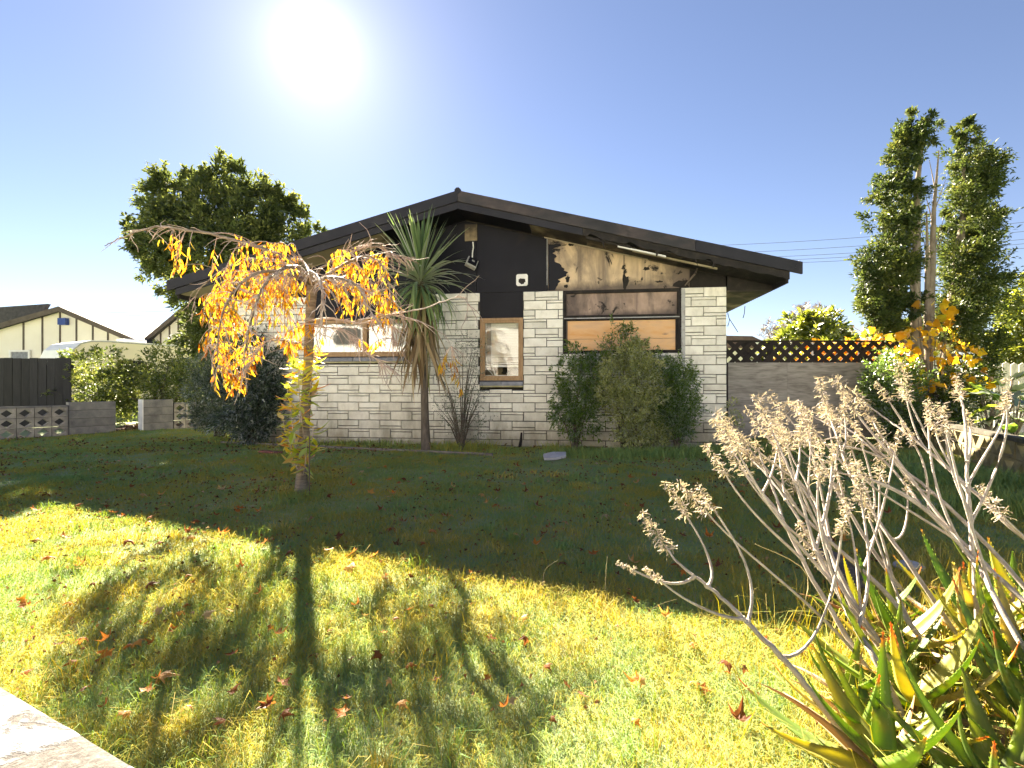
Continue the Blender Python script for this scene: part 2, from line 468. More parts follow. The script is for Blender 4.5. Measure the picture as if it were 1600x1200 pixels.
# openings in the brickwork: (u0, u1, z0, z1)
def op(pxa, pxb, pya, pyb):
    a, zt = F(pxa, pya); b, _ = F(pxb, pya); _, z0 = F((pxa + pxb) / 2, pyb)
    return [a, b, z0, zt]
o_left = op(481, 664, 457, 569); o_left[3] = ZB
o_mid = op(750, 817.5, 457, 608); o_mid[3] = ZB
o_burn = op(880, 1064, 457, 556); o_burn[3] = ZB
OPS = [o_left, o_mid, o_burn]

bw = MB()      # the backing wall behind the bricks, butted round the openings
us = sorted([UL] + [x for o in OPS for x in o[:2]] + [UR])
for a, b in zip(us[:-1], us[1:]):
    o = next((o for o in OPS if abs(o[0] - a) < 1e-6), None)
    if o: bw.box(a, b, 0.012, 0.2, -0.2, o[2])
    else: bw.box(a, b, 0.012, 0.2, -0.2, ZB)
wall = bw.build('brick_wall', M_mortar, house)

pieces = []
def clip(rect, os_):
    out = [rect]
    for o in os_:
        nxt = []
        for (a, b, c, d) in out:
            if b <= o[0] or a >= o[1] or d <= o[2] or c >= o[3]:
                nxt.append((a, b, c, d)); continue
            if a < o[0]: nxt.append((a, o[0], c, d))
            if b > o[1]: nxt.append((o[1], b, c, d))
            if c < o[2]: nxt.append((max(a, o[0]), min(b, o[1]), c, o[2]))
        out = nxt
    return out
H_, L_, J_ = 0.16, 0.398, 0.0115
row = 0
z1 = ZB
while z1 > -0.02:
    z0 = z1 - H_
    off = (L_ / 2 if row % 2 else 0.0)
    k = 0
    a = UL - L_ + off
    while a < UR:
        b = a + L_
        ra, rb = max(a, UL), min(b, UR)
        if rb - ra > 0.03:
            split = (k + row // 2) % 2
            if split:
                zs = z0 + H_ * (0.70 if row % 2 else 0.34)
                rs = [(ra, rb, zs, z1), (ra, rb, z0, zs)]
            else:
                rs = [(ra, rb, z0, z1)]
            for r_ in rs:
                for (p, q, c, d) in clip(r_, OPS):
                    if q - p > 0.03 and d - c > 0.022: pieces.append((p, q, max(c, -0.05), d))
        a = b; k += 1
    z1 = z0; row += 1
# the ones that show largest: nearest end of the wall, not behind the shrub at the far left
pieces.sort(key=lambda r: -(r[1] - r[0]) * (r[3] - r[2]) * (1 + 0.03 * r[0]) * (0.4 if r[0] < -4.2 else 1) * (0.5 if r[3] < 0.15 else 1))
cache = {}
rest = MB()
for i, (a, b, c, d) in enumerate(pieces):
    w, h = b - a - J_, d - c - J_
    proud = random.choice((0, 0.002, 0.004, 0.006))
    if i < 300:
        key = (round(w, 2), round(h, 2), proud)
        if key not in cache:
            cache[key] = MB().cbox(-w / 2, w / 2, -0.022 - proud, 0.0135, -h / 2, h / 2, 0.006).mesh('brick', M_brick)
        link('brick', cache[key], wall, loc=((a + b) / 2, 0, (c + d) / 2))
    else:
        rest.cbox(a + J_ / 2, b - J_ / 2, -0.022 - proud, 0.0135, c + J_ / 2, d - J_ / 2, 0.006)
tag(rest.build('small_bricks', M_brick, wall), kind='stuff')

# other walls and the inside
sw = MB()
sw.box(UR - 0.2, UR, 0.2, BACK - 0.2, -0.2, 2.86)
sw.box(UL, UL + 0.2, 0.2, BACK - 0.2, -0.2, 2.86)
sw.box(UL, UR, BACK - 0.2, BACK, -0.2, 2.86)
sw.build('side_wall', M_brick, house)
rm = MB(); rm.box(UL + 0.21, UR - 0.21, 1.4, 1.45, 0.0, 2.6)
rm.build('room_partition', M_inside, house)
MB().box(UL + 0.21, UR - 0.21, 0.21, BACK - 0.21, 2.69, 2.72).build('ceiling_lining', M_inside, house)
MB().box(UL + 0.21, UR - 0.21, 0.21, BACK - 0.21, -0.1, 0.15).build('floor_slab', M_dark, house)

# ---- gable cladding
SF = 0.26                                              # depth of the verge, top of roof to soffit
def gpoly(a, b, zb=ZB):
    pts = [(a, zb), (b, zb), (b, zr(b) - SF)]
    if a < UA < b: pts.append((UA, zr(UA) - SF))
    pts.append((a, zr(a) - SF))
    return pts
cuts = [UL, F(560, 400)[0], F(745, 400)[0], F(856, 400)[0], F(975, 400)[0], F(1078, 420)[0], UR]
gb = MB().prism(gpoly(UL + 0.01, UR - 0.01), 0.05, 0.12).build('gable_wall', M_char, house)
for i in range(6):
    a, b = cuts[i] + 0.004, cuts[i + 1] - 0.004
    mat = [M_black, M_black, M_black, M_ply_tan, M_ply_tan, M_char][i]
    o = MB().prism(gpoly(a, b), -0.018 if i < 3 else 0.004, 0.049).build('gable_panel', mat, gb)
    if i in (3, 4): tag(o, 'fire stripped tan gable board with charred patches')
    if i == 5: tag(o, 'fully charred black gable board under the right eave')
# torn remains of the black facing on the first burnt board
def ragged(a_fn, b_fn, z0, z1, n, seed):
    r = random.Random(seed); L, Rr = [], []
    for k in range(n + 1):
        z = z0 + (z1 - z0) * k / n
        L.append((a_fn(z), z)); Rr.append((b_fn(z) + r.uniform(-1, 1) * 0.045, z))
    return L + Rr[::-1]
uj, ue = F(857, 400)[0], F(880, 430)[0]
zc = lambda u: zr(u) - SF - 0.004
rp = ragged(lambda z: uj, lambda z: uj + 0.09 + 0.21 * math.exp(-((z - 3.0) / 0.16) ** 2) + (0.16 if z > 3.42 else 0), ZB + 0.01, zc(uj + 0.42), 26, 5)
tag(MB().prism(rp[::-1], -0.018, 0.003).build('gable_facing', M_black, gb), 'torn strip of black facing with a ragged burnt edge')
for (px, py, w, h, sd) in ((1065, 445, 14, 9, 1), (977, 440, 5, 16, 2), (1000, 395, 20, 5, 3), (885, 447, 4, 4, 4), (892, 382, 5, 3, 6), (1010, 420, 7, 4, 7), (887, 436, 4, 7, 8), (1030, 440, 7, 2, 9)):
    u, z = F(px, py); r = random.Random(sd); s = 8.2 / 750
    poly = []
    for k in range(13):
        a = 2 * math.pi * k / 13; q = r.uniform(.5, 1.1)
        poly.append((u + math.cos(a) * w * s * q, min(z + math.sin(a) * h * s * q, zc(u + math.cos(a) * w * s * q))))
    MB().prism(poly, -0.004, 0.0035).build('char_flake', M_char, gb)
# pale bead between the boards, and the scribe along the soffit
for (pxa, pya, pxb, pyb, w) in ((855, 369, 855, 446, 0.012),):
    (u0, z0), (u1, z1_) = F(pxa, pya), F(pxb, pyb)
    MB().box(u0 - w / 2, u0 + w / 2, -0.026, -0.017, z1_, z0).build('joint_bead', M_metal, gb)
MB().box(cuts[4] - 0.006, cuts[4] + 0.006, -0.006, 0.003, ZB, zc(cuts[4])).build('joint_strip', M_char, gb)
for (ua, ub, mat) in ((UA, 0.55, M_soffit_burnt), (0.55, 2.3, M_soffit), (2.3, 3.5, M_soffit_burnt), (UA, -2.3, M_black), (-2.3, UL, M_soffit)):
    sgn = 1 if ub > ua else -1
    a, b = ua + sgn * 0.01, ub - sgn * 0.01
    MB().prism([(a, zr(a) - SF - 0.018), (b, zr(b) - SF - 0.018), (b, zr(b) - SF - 0.003), (a, zr(a) - SF - 0.003)][::sgn], -0.045, -0.019).build('scribe_bead', mat, gb)
(u0, z0), (u1, z1_) = F(727, 352), F(746, 377)
MB().box(u0, u1, -0.04, -0.019, z1_, z0).build('mounting_board', M_soffit_burnt, gb)
# a bent strip of lining hanging near the right end
hb = MB(); hb.tube([(F(1092, 412, .1)[0], -0.1, F(1092, 412, .1)[1]), (F(1086, 428, .1)[0], -0.1, F(1086, 428, .1)[1]), (F(1070, 446, .06)[0], -0.06, F(1070, 446, .06)[1])], [0.012, 0.018, 0.012], 5)
hb.build('peeling_strip', M_ply_tan, gb)
# vent with a broken middle
vu0, vz1 = F(807, 430); vu1, vz0 = F(825, 446.5)
vc, vz, vr = (vu0 + vu1) / 2, (vz0 + vz1) / 2, (vu1 - vu0) / 2
vb = MB(); n0 = 24
ring_o, ring_i = [], []
r = random.Random(3)
for k in range(n0):
    a = 2 * math.pi * k / n0 + 0.13
    q = 1 / max(abs(math.cos(a)), abs(math.sin(a)))
    ring_o.append((vc + vr * math.cos(a) * q, vz + vr * math.sin(a) * q))
    qq = vr * r.uniform(0.50, 0.68) * (0.72 if 0.9 < a < 2.2 else 1)
    ring_i.append((vc + qq * math.cos(a), vz - 0.012 + qq * math.sin(a)))
for y in (-0.045, -0.019):
    vb.v += [(p[0], y, p[1]) for p in ring_o] + [(p[0], y, p[1]) for p in ring_i]
for k in range(n0):
    j = (k + 1) % n0
    vb.f += [(k, j, n0 + j, n0 + k), (2 * n0 + k, j + 2 * n0, j, k), (n0 + k, n0 + j, 3 * n0 + j, 3 * n0 + k)]
vent = vb.build('wall_vent', M_white, house)
MB().box(vc - vr * .9, vc + vr * .9, -0.021, -0.0185, vz - vr * .9, vz + vr * .9).build('vent_hole', M_dark, vent)

# ---- roof
def slope(mb, u0, u1, y0, y1, t0, t1):
    """slab that follows the roof between two distances under the roof line"""
    mb.prism([(u0, zr(u0) - t1), (u1, zr(u1) - t1), (u1, zr(u1) - t0), (u0, zr(u0) - t0)], y0, y1)
EL, ER = UL - 0.72, UR + 0.72
rf = MB()
slope(rf, EL, UA, -OV, BACK + 0.5, 0.0, 0.05)
slope(rf, UA, ER, -OV, BACK + 0.5, 0.0, 0.05)
roof = rf.build('roof', M_roof, house)
MB().tube([(UA, -OV - 0.05, zr(UA) + 0.005), (UA, BACK + .5, zr(UA) + 0.005)], 0.055, 8).build('ridge_cap', M_barge, roof)
def barge(u0, u1, y0, y1, t0, t1, mat, name='barge_board', label=None):
    mb = MB(); slope(mb, u0, u1, y0, y1, t0, t1)
    o = mb.build(name, mat, roof)
    if label: tag(o, label)
barge(EL - 0.15, UA - 0.002, -OV - 0.045, -OV - 0.001, -0.012, 0.165, M_barge, 'verge_flashing')
barge(UA + 0.002, 2.9, -OV - 0.045, -OV - 0.001, -0.012, 0.165, M_barge_burnt, 'verge_flashing', 'heat stained rusty grey verge flashing')
barge(2.904, ER + 0.17, -OV - 0.045, -OV - 0.001, -0.012, 0.165, M_barge, 'verge_flashing')
barge(EL, UA - 0.002, -OV - 0.018, -OV + 0.012, 0.166, SF + 0.02, M_barge)
barge(UA + 0.002, 1.2, -OV - 0.018, -OV + 0.012, 0.166, SF + 0.02, M_barge)
rb_ = random.Random(8); top_, bot_ = [], []
for k in range(61):                                     # burnt away unevenly along its lower edge
    u = 1.206 + (ER - 1.206) * k / 60
    bite = rb_.uniform(-.012, .012) - (.05 * max(0, math.sin(k * .55)) ** 3 if k < 48 else 0)
    top_.append((u, zr(u) - .166)); bot_.append((u, zr(u) - SF - .02 - bite))
for k in range(60):
    pass
cb_ = MB()
for k in range(60):
    b0_ = len(cb_.v)
    for y in (-OV - .018, -OV + .012):
        cb_.v += [(top_[k][0], y, top_[k][1]), (top_[k + 1][0], y, top_[k + 1][1]), (bot_[k + 1][0], y, bot_[k + 1][1]), (bot_[k][0], y, bot_[k][1])]
    cb_.f += [tuple(b0_ + i for i in q) for q in ((0, 1, 2, 3), (7, 6, 5, 4), (3, 2, 6, 7), (0, 4, 5, 1))]
tag(cb_.build('barge_board', M_char, roof), 'charred barge board with a ragged burnt lower edge')
for (u, l, dx, w) in ((1.5, .16, .03, .02), (2.35, .10, -.02, .03), (2.9, .13, .05, .015), (3.2, .08, -.03, .025)):
    z0 = zr(u) - SF
    MB().prism([(u - w, z0), (u + w, z0 - .005), (u + dx + w * .4, z0 - l), (u + dx - w * .2, z0 - l * .9)], -OV - .006, -OV + .002).build('charred_splinter', M_char, roof)
# soffit sheets along the rake, both sides
seg = [EL + 0.02, -4.6, -3.2, -2.1, UA, 0.35, 1.28, 2.05, 2.75, 3.5, ER - 0.02]
smat = [M_soffit, M_soffit, M_soffit, M_black, M_black, M_soffit_burnt, M_soffit_burnt, M_soffit_burnt, M_char, M_char]
for i in range(10):
    y1 = -0.0 if i != 6 else -0.02
    a, b = seg[i] + 0.003, seg[i + 1] - 0.003
    y0 = -OV + 0.013
    if i == 6: y0 = -OV + 0.15                        # a board burnt away at the front
    barge(a, b, y0, 0.049, SF - 0.012, SF, smat[i], 'soffit_board')
barge(1.25, 1.95, -OV + 0.02, -OV + 0.09, SF + 0.01, SF + 0.05, M_char, 'hanging_batten', 'charred batten hanging under the soffit')
(q0, q1) = F(965, 386, .55), F(1040, 401, .55)
MB().prism([(q0[0], q0[1]), (q1[0], q1[1] - .012), (q1[0], q1[1] + .012), (q0[0], q0[1] + .02)], -0.57, -0.53).build('torn_lining', M_white, roof)
barge(2.0, 3.3, -OV + 0.22, -OV + 0.26, SF + 0.004, SF + 0.03, M_soffit, 'soffit_batten')
# gutters and side eaves
for sgn, e in ((-1, EL), (1, ER)):
    g = MB(); zt = zr(e) - 0.01
    xs = lambda x: e + sgn * x
    prof = [(xs(0.0), zt - 0.13), (xs(0.085), zt - 0.10), (xs(0.135), zt - 0.005), (xs(0.120), zt - 0.003), (xs(0.078), zt - 0.085), (xs(0.004), zt - 0.115)]
    g.prism(prof if sgn > 0 else prof[::-1], -OV - 0.05, BACK + 0.4)
    g.build('gutter', M_barge, roof)
    f = MB(); lo, hi = sorted((e - sgn * 0.03, e - sgn * 0.002)); f.box(lo, hi, -OV + .02, BACK + 0.4, zr(e) - 0.33, zr(e) - 0.055); f.build('fascia', M_char, roof)
    k = MB(); lo, hi = sorted(((UR if sgn > 0 else UL) + sgn * 0.003, e - sgn * 0.033)); k.box(lo, hi, -0.06, BACK, 2.585, 2.61); k.build('eave_lining', M_soffit_burnt if sgn > 0 else M_soffit, roof)
    k = MB(); lo, hi = sorted(((UR if sgn > 0 else UL) + sgn * 0.003, e - sgn * 0.033))
    k.prism([(lo, 2.611), (hi, 2.611), (hi, zr(hi) - SF - .002), (lo, zr(lo) - SF - .002)], -0.055, -0.035); k.build('eave_end', M_char if sgn > 0 else M_black, roof)
for (pts) in ([(1137, 488), (1139, 497), (1146, 508), (1153, 519)], [(1137, 490), (1140, 500), (1137, 510)], [(1164, 478), (1163, 490), (1161, 497)]):
    MB().tube([(F(x, y, .05)[0], -0.05, F(x, y, .05)[1]) for x, y in pts], 0.006, 4).build('loose_cable', M_char, roof)

# ---- windows
def ring(u0, u1, z0, z1, w, y0, y1, wb=None):
    wb = wb or w
    mb = MB()
    mb.box(u0, u0 + w, y0, y1, z0, z1); mb.box(u1 - w, u1, y0, y1, z0, z1)
    mb.box(u0 + w, u1 - w, y0, y1, z1 - w, z1); mb.box(u0 + w, u1 - w, y0, y1, z0, z0 + wb)
    return mb
def sill(parent, u0, u1, z, n, mat=M_slate):
    for k in range(n):
        a = u0 + (u1 - u0) * k / n + 0.004; b = u0 + (u1 - u0) * (k + 1) / n - 0.004
        mb = MB(); h = 0.085
        mb.prism([(-0.055, z - h), (0.03, z - h), (0.03, z), (-0.05, z - 0.022)], a, b, 'x')
        mb.build('sill_tile', mat, parent)
    MB().box(u0, u1, -0.03, 0.03, z - 0.085 - 0.028, z - 0.087).build('sill_bed', M_mossy, parent)

# left window: two panes, net curtain, black panel above
a, b, c, d = o_left
zt, zb = F(570, 500)[1], F(570, 557)[1]
MB().box(a + .003, b - .003, -0.004, 0.02, zt + 0.002, ZB - 0.002).build('window_head_panel', M_black, house)
w1 = ring(a + .004, b - .004, zb, zt, 0.055, -0.012, 0.09)
um = F(570, 520)[0]
w1.box(um - .04, um + .04, -0.010, 0.09, zb + .055, zt - .055)
w1.box(a + .06, um - .041, 0.0, 0.06, zb + .0555, zb + .085); w1.box(um + .041, b - .06, 0.0, 0.06, zb + .0555, zb + .085)
win1 = tag(w1.build('window', M_frame, house), 'wide two pane window with net curtains')
for (p, q) in ((a + .056, um - .041), (um + .041, b - .056)):
    MB().box(p, q, 0.04, 0.046, zb + .086, zt - .056).build('pane', M_glass, win1)
def curtain(u0, u1, z0, z1, y, waves, amp, mat, parent, name='curtain'):
    mb = MB(); mb.sheet(lambda s, t: (u0 + (u1 - u0) * s, y + amp * math.sin(s * waves * 6.28) * (1 + .4 * math.sin(s * 17)), z0 + (z1 - z0) * t), int(waves * 10), 2)
    return mb.build(name, mat, parent, smooth=True)
M_net = leafmat('net_curtain', [(0, (0.34, 0.33, 0.32)), (1, (0.42, 0.41, 0.40))], 0.35, 1.0, 0.0)
curtain(a + .05, um - .02, zb + .05, zt - .05, 0.16, 9, 0.018, M_net, win1)
curtain(um + .02, um + .35, zb + .05, zt - .05, 0.17, 4, 0.02, M_net, win1)
curtain(um + .35, b - .05, zb + .05, zt - .05, 0.2, 3, 0.015, M_white, win1)
sill(win1, a, b, zb - 0.004, 5)

# middle window
a, b, c, d = o_mid
zt, zb = F(783, 497)[1], F(783, 594.5)[1]
MB().box(a + .003, b - .003, -0.004, 0.02, zt + 0.002, ZB - 0.002).build('window_head_panel', M_black, house)
w2 = ring(a + .004, b - .004, zb, zt, 0.045, -0.012, 0.09)
for q in ring(a + .05, b - .05, zb + .046, zt - .046, 0.035, 0.004, 0.07).f: w2.f.append(tuple(i + len(w2.v) for i in q))
w2.v += ring(a + .05, b - .05, zb + .046, zt - .046, 0.035, 0.004, 0.07).v
win2 = tag(w2.build('window', M_frame, house), 'narrow casement with a lowered blind and a broken corner')
pu0, pu1, pz0, pz1 = a + .086, b - .086, zb + .082, zt - .082
# the pane with its hole
hole = [(0.50, 0.165), (0.42, 0.13), (0.44, 0.09), (0.38, 0.05), (0.47, 0.03), (0.55, 0.045), (0.64, 0.035), (0.66, 0.085), (0.60, 0.10), (0.58, 0.16)]
hp = [(pu0 + (pu1 - pu0) * x, pz0 + (pz1 - pz0) * y * 1.2) for x, y in hole]
pm = MB(); zc2 = pz0 + (pz1 - pz0) * .22
pm.box(pu0, pu1, 0.035, 0.040, zc2, pz1)
pm.box(pu0, hp[3][0], 0.035, 0.040, pz0, zc2); pm.box(hp[7][0], pu1, 0.035, 0.040, pz0, zc2)
pm.build('pane', M_glass_dirty, win2)
bl = MB(); nz = 26
zbot = pz0 + (pz1 - pz0) * 0.20
for k in range(nz):
    z = zbot + 0.02 + (pz1 - zbot) * k / nz
    g = 0.0 if k > 6 else 0.006 * math.sin(k * 2.1)
    bl.prism([(0.075, z - 0.002 + g), (0.079, z - 0.002 + g), (0.095, z + (pz1 - zbot) / nz * .93), (0.091, z + (pz1 - zbot) / nz * .93)], pu0 - .02, pu1 + .02, 'x')
bl.box(pu0 - .02, pu1 + .02, 0.072, 0.097, zbot - 0.03, zbot + 0.005)
bl.build('blind', M_blind, win2)
MB().box(pu0 + .02, pu0 + .10, 0.06, 0.065, zbot, pz1).build('blind_cord_strip', M_net, win2)
MB().box(pu0 - .02, pu1 + .02, 0.10, 0.20, pz0 - .03, pz0 + .012).build('inner_ledge', M_white, win2)
MB().tube([(pu0 + .10, 0.068, zbot + .06), (pu0 + .17, 0.068, pz0 + .02)], 0.012, 4).build('bent_slat', M_white, win2)
MB().tube([(pu0 + .02, 0.068, zbot - .04), (pu0 + .13, 0.068, pz0 + .02)], 0.009, 4).build('bent_slat', M_white, win2)
def shell(u0, u1, y0, y1, z0, z1, hole_poly=None):
    MB().box(u0, u1, y1, y1 + .02, z0, z1).build('room_back', M_inside, win2)
shell(pu0 - .05, pu1 + .05, .2, .45, pz0 - .05, pz1)
MB().prism(hp[::-1], 0.43, 0.449).build('broken_gap', M_dark, win2)
sill(win2, a, b, zb - 0.004, 2)

# burnt window
a, b, c, d = o_burn
bz = [F(970, y, 0)[1] for y in (455, 459, 492, 500, 552)]
bf = ring(a + .004, b - .004, bz[4], ZB - .002, 0.05, -0.014, 0.10)
bf.box(a + .055, b - .055, -0.020, 0.09, bz[3], bz[2])
win3 = tag(bf.build('window', M_char, house), 'charred wide window boarded up with plywood')
tag(MB().box(a + .056, b - .056, 0.03, 0.05, bz[2] + .002, ZB - .055).build('upper_board', M_ply_grey, win3), 'sooty upper board')
tr_ = MB(); tr_.box(a + .01, b - .03, -0.034, -0.0205, bz[3] + 0.03, bz[3] + 0.045); tr_.build('transom_trim', M_metal, win3)
zm = F(970, 529)[1]
for (z0, z1_, dy) in ((bz[4] + .052, zm - .003, 0.0), (zm + .003, bz[3] - .003, 0.004)):
    MB().box(a + .075, b - .085, 0.02 + dy, 0.034 + dy, z0, z1_).build('boarding', M_ply_orange, win3)
MB().box(a + .056, a + .074, 0.0, 0.05, bz[4] + .051, bz[3] - .002).build('jamb_strip', M_ply_tan, win3)
MB().box(b - .084, b - .056, 0.005, 0.06, bz[4] + .051, bz[3] - .002).build('jamb_strip', M_char, win3)
tag(MB().box(a, b, -0.02, 0.03, o_burn[2] - .0, bz[4] - .004).build('sill_bed', M_brick, win3), 'smoke stained plaster band under the boarded window')
MB().box(F(1064, 560)[0] + .002, F(1070, 560)[0], -0.030, -0.022, 1.35, ZB - .02).build('cable_cover', M_metal, house)

# ---- the floodlight box that hangs off its lead
fl = empty('junction_box', (0, 0, 0), 0, 'small weathered box dangling from a grey lead on the black gable', 'electrical box')
fl.parent = None
def HW(u, y, z): return HO + HU * u + HV * y + Vector((0, 0, z))
bc = HW(F(737, 411, .1)[0], -0.1, F(737, 411, .1)[1])
fl.location = bc
bx = MB()
bx.cbox(-.095, .095, -.045, .045, -.085, .085, 0.012)
ob = bx.build('casing', M_metal, fl, rot=(R(-22), R(24), R(18)))
lid = MB().cbox(-.078, .078, -.062, -.046, -.068, .068, 0.008).build('lid', M_black, ob)
MB().box(-.02, .03, -.066, -.0625, -.01, .02).build('sticker', M_metal, ob)
ld = MB(); u1_, z1_ = F(739, 378, .04)
ld.tube([HW(u1_, -.045, z1_) - bc, HW(u1_ + .01, -.05, z1_ - .1) - bc, HW(u1_ + .0, -.08, z1_ - .2) - bc, Vector((0.01, 0, .07))], 0.011, 6)
ld.build('lead', M_white, fl)
# ------------------------------------------------------------------ walls and fences of the lot
M_oldpaint, t_, o_ = nt_new('peeling_wall_top')
b_ = N(t_, 'ShaderNodeBsdfPrincipled'); b_.inputs['Roughness'].default_value = 0.9
v_ = coords(t_, (1, 1, 1), True)
agg = ramp(t_, [(0.3, (0.022, 0.019, 0.017)), (0.5, (0.06, 0.052, 0.046)), (0.68, (0.13, 0.118, 0.106))], noise(t_, v_, 130, 6, 0.7))
pf = ramp(t_, [(0.50, (0, 0, 0)), (0.525, (1, 1, 1))], noise(t_, v_, 5.5, 10, 0.68, 0.5))
mx_ = N(t_, 'ShaderNodeMixRGB'); mx_.inputs[2].default_value = (0.24, 0.25, 0.27, 1)
t_.links.new(pf.outputs[0], mx_.inputs[0]); t_.links.new(agg.outputs[0], mx_.inputs[1]); t_.links.new(mx_.outputs[0], b_.inputs['Base Color'])
bm1 = N(t_, 'ShaderNodeBump'); bm1.inputs['Strength'].default_value = 0.7; bm1.inputs['Distance'].default_value = 0.004
t_.links.new(noise(t_, v_, 150, 5, 0.7), bm1.inputs['Height'])
bm2 = N(t_, 'ShaderNodeBump'); bm2.inputs['Strength'].default_value = 1.0; bm2.inputs['Distance'].default_value = 0.003
t_.links.new(pf.outputs[0], bm2.inputs['Height']); t_.links.new(bm1.outputs[0], bm2.inputs['Normal']); t_.links.new(bm2.outputs[0], b_.inputs['Normal'])
t_.links.new(b_.outputs[0], o_.inputs[0])

fa = FW0 - LOT * 6.5; fb = FW0 + LOT * 4.6
fw = MB()
nseg = 220; top = 0.64
r = random.Random(4)
jag = [r.uniform(-0.001, 0.001) for _ in range(nseg + 1)]
def fwp(s, t):
    i = round(s * nseg)
    p = fa.lerp(fb, s) + LOTN * jag[i] * (1 if t in (2, 3) else 0)
    off = [(-0.0, -0.1), (-0.0, top - 0.012), (-0.006, top - 0.003), (-0.016, top), (-0.205, top), (-0.215, top - .01), (-0.215, -0.1)][t]
    q = p + LOTN * off[0]
    return (q.x, q.y, off[1])
fw.sheet(lambda s, t: fwp(s, round(t * 6)), nseg, 6)
tag(fw.build('front_boundary_wall', M_oldpaint), 'low front wall with peeling white paint along its rough top', 'wall')

M_block = surf('grey_wall_block', [(0.3, (0.10, 0.10, 0.11)), (0.55, (0.17, 0.165, 0.17)), (0.8, (0.26, 0.25, 0.24))], 5, 8, 0.95, 0.5, 60, rand=0.12)
M_screen = surf('screen_block', [(0.3, (0.15, 0.135, 0.125)), (0.55, (0.26, 0.24, 0.22)), (0.8, (0.40, 0.375, 0.35))], 5, 8, 0.95, 0.5, 60, rand=0.12)
M_screen_y = surf('mossy_screen_block', [(0.3, (0.15, 0.12, 0.06)), (0.55, (0.27, 0.23, 0.12)), (0.8, (0.38, 0.34, 0.22))], 5, 8, 0.95, 0.5, 60, rand=0.12)
M_whitepost = surf('white_washed_block', [(0.3, (0.55, 0.55, 0.58)), (0.7, (0.72, 0.72, 0.74))], 5, 8, 0.9, 0.4, 60)

M_cap = surf('mossy_capping', [(0.3, (0.035, 0.032, 0.02)), (0.55, (0.075, 0.068, 0.05)), (0.8, (0.13, 0.12, 0.10))], 6, 8, 0.95, 0.6, 60, rand=0.15)
def screen_mesh(w, h, dpt, mat, tri=False):
    """breeze block: a solid rim round a pierced diamond (or two triangles)"""
    mb = MB()
    if not tri:
        holes = [[(0, -.36 * h), (.37 * w, 0), (0, .36 * h), (-.37 * w, 0)]]
    o4 = [(-w / 2, -h / 2), (0, -h / 2), (w / 2, -h / 2), (w / 2, 0), (w / 2, h / 2), (0, h / 2), (-w / 2, h / 2), (-w / 2, 0)]
    i4 = [(-.19 * w, -.21 * h), (0, -.42 * h), (.19 * w, -.21 * h), (.38 * w, 0), (.19 * w, .21 * h), (0, .42 * h), (-.19 * w, .21 * h), (-.38 * w, 0)]
    if tri:
        i4 = [(-.42 * w, -.36 * h), (0, -.36 * h), (.42 * w, -.36 * h), (.22 * w, -.02 * h), (.02 * w, .36 * h), (0, .38 * h), (-.02 * w, .36 * h), (-.22 * w, -.02 * h)]
    b = 0
    for y in (-dpt / 2, dpt / 2):
        mb.v += [(p[0], y, p[1]) for p in o4] + [(p[0], y, p[1]) for p in i4]
    for k in range(8):
        j = (k + 1) % 8
        mb.f += [(k, j, 8 + j, 8 + k), (16 + k, 24 + k, 24 + j, 16 + j), (8 + k, 8 + j, 24 + j, 24 + k), (k, 16 + k, 16 + j, j)]
    return mb.mesh('screen_block', mat)

def screen_wall(name, label, p0, dirv, n, w, h, rows, mat, tri=False, start=0, rz=None, cap=0.035, seam=0.010):
    rz = math.atan2(dirv.y, dirv.x)
    root = empty(name, p0, rz, label, 'wall')
    me = screen_mesh(w - seam, h - seam, 0.11, mat, tri)
    me2 = screen_mesh(w - seam, -(h - seam), 0.09, mat, tri) if tri else me
    for j in range(rows):
        for i in range(start, n):
            link('screen_block', me2 if tri and (i + j) % 2 else me, root, loc=((i + .5) * w, 0, (j + .5) * h))
    if cap:
        for i in range(start, n, 2):
            MB().box(i * w + .003, min(i + 2, n) * w - .003, -.065, .065, rows * h, rows * h + cap).build('capping', M_block if not tri else M_cap, root)
    MB().box(start * w, n * w, -0.03, 0.03, -0.2, -0.003).build('footing', M_block, root)
    return root
def pillar(name, label, p, rz, w, dpt, h, rows, face=None):
    root = empty(name, p, rz, label, 'pillar')
    for j in range(rows):
        z0, z1 = h * j / rows + 0.004, h * (j + 1) / rows - 0.004
        MB().box(0, w, -dpt / 2, dpt / 2, z0, z1).build('block', M_block, root)
    MB().box(.006, w - .006, -dpt / 2 + .006, dpt / 2 - .006, -.1, h - .005).build('mortar', M_mortar, root)
    if face: 
        MB().box(-0.025, -0.001, -dpt / 2 - .002, dpt / 2, -.05, h + .003).build('rendered_face', M_whitepost, root)
    return root
LD = Vector((0.50, 0.866, 0)).normalized()
pA = G(105, 680.5)
BW, BH = 0.262, 0.203
screen_wall('screen_block_wall', 'pierced breeze block wall running up to the plain grey pillar at the far left', pA - LD * BW * 9, LD, 9, BW, BH, 3, M_screen)
pillar('block_pillar', 'plain grey block pillar at the end of the longer breeze block wall', pA + LD * 0.01, math.atan2(LD.y, LD.x), 0.80, 0.2, .71, 4)
pB = G(221, 673.5)
pillar('block_pillar', 'grey block pillar with one whitewashed face beside the path gap', pB, math.atan2(LD.y, LD.x), 0.62, 0.2, .735, 4, True)
screen_wall('screen_block_wall', 'short pierced breeze block wall between the whitewashed pillar and the shrubs', pB + LD * 0.66, LD, 8, BW, BH, 3, M_screen)
# right hand boundary
RD = Vector((0.46, 0.888, 0)).normalized()
pR = Vector((5.77, 5.4, 0)) - RD * 4.2
screen_wall('mossy_block_wall', 'mossy cream block wall with triangular piercings beside the lush grass', pR, RD, 26, 0.33, 0.205, 2, M_screen_y, True, cap=0.05)

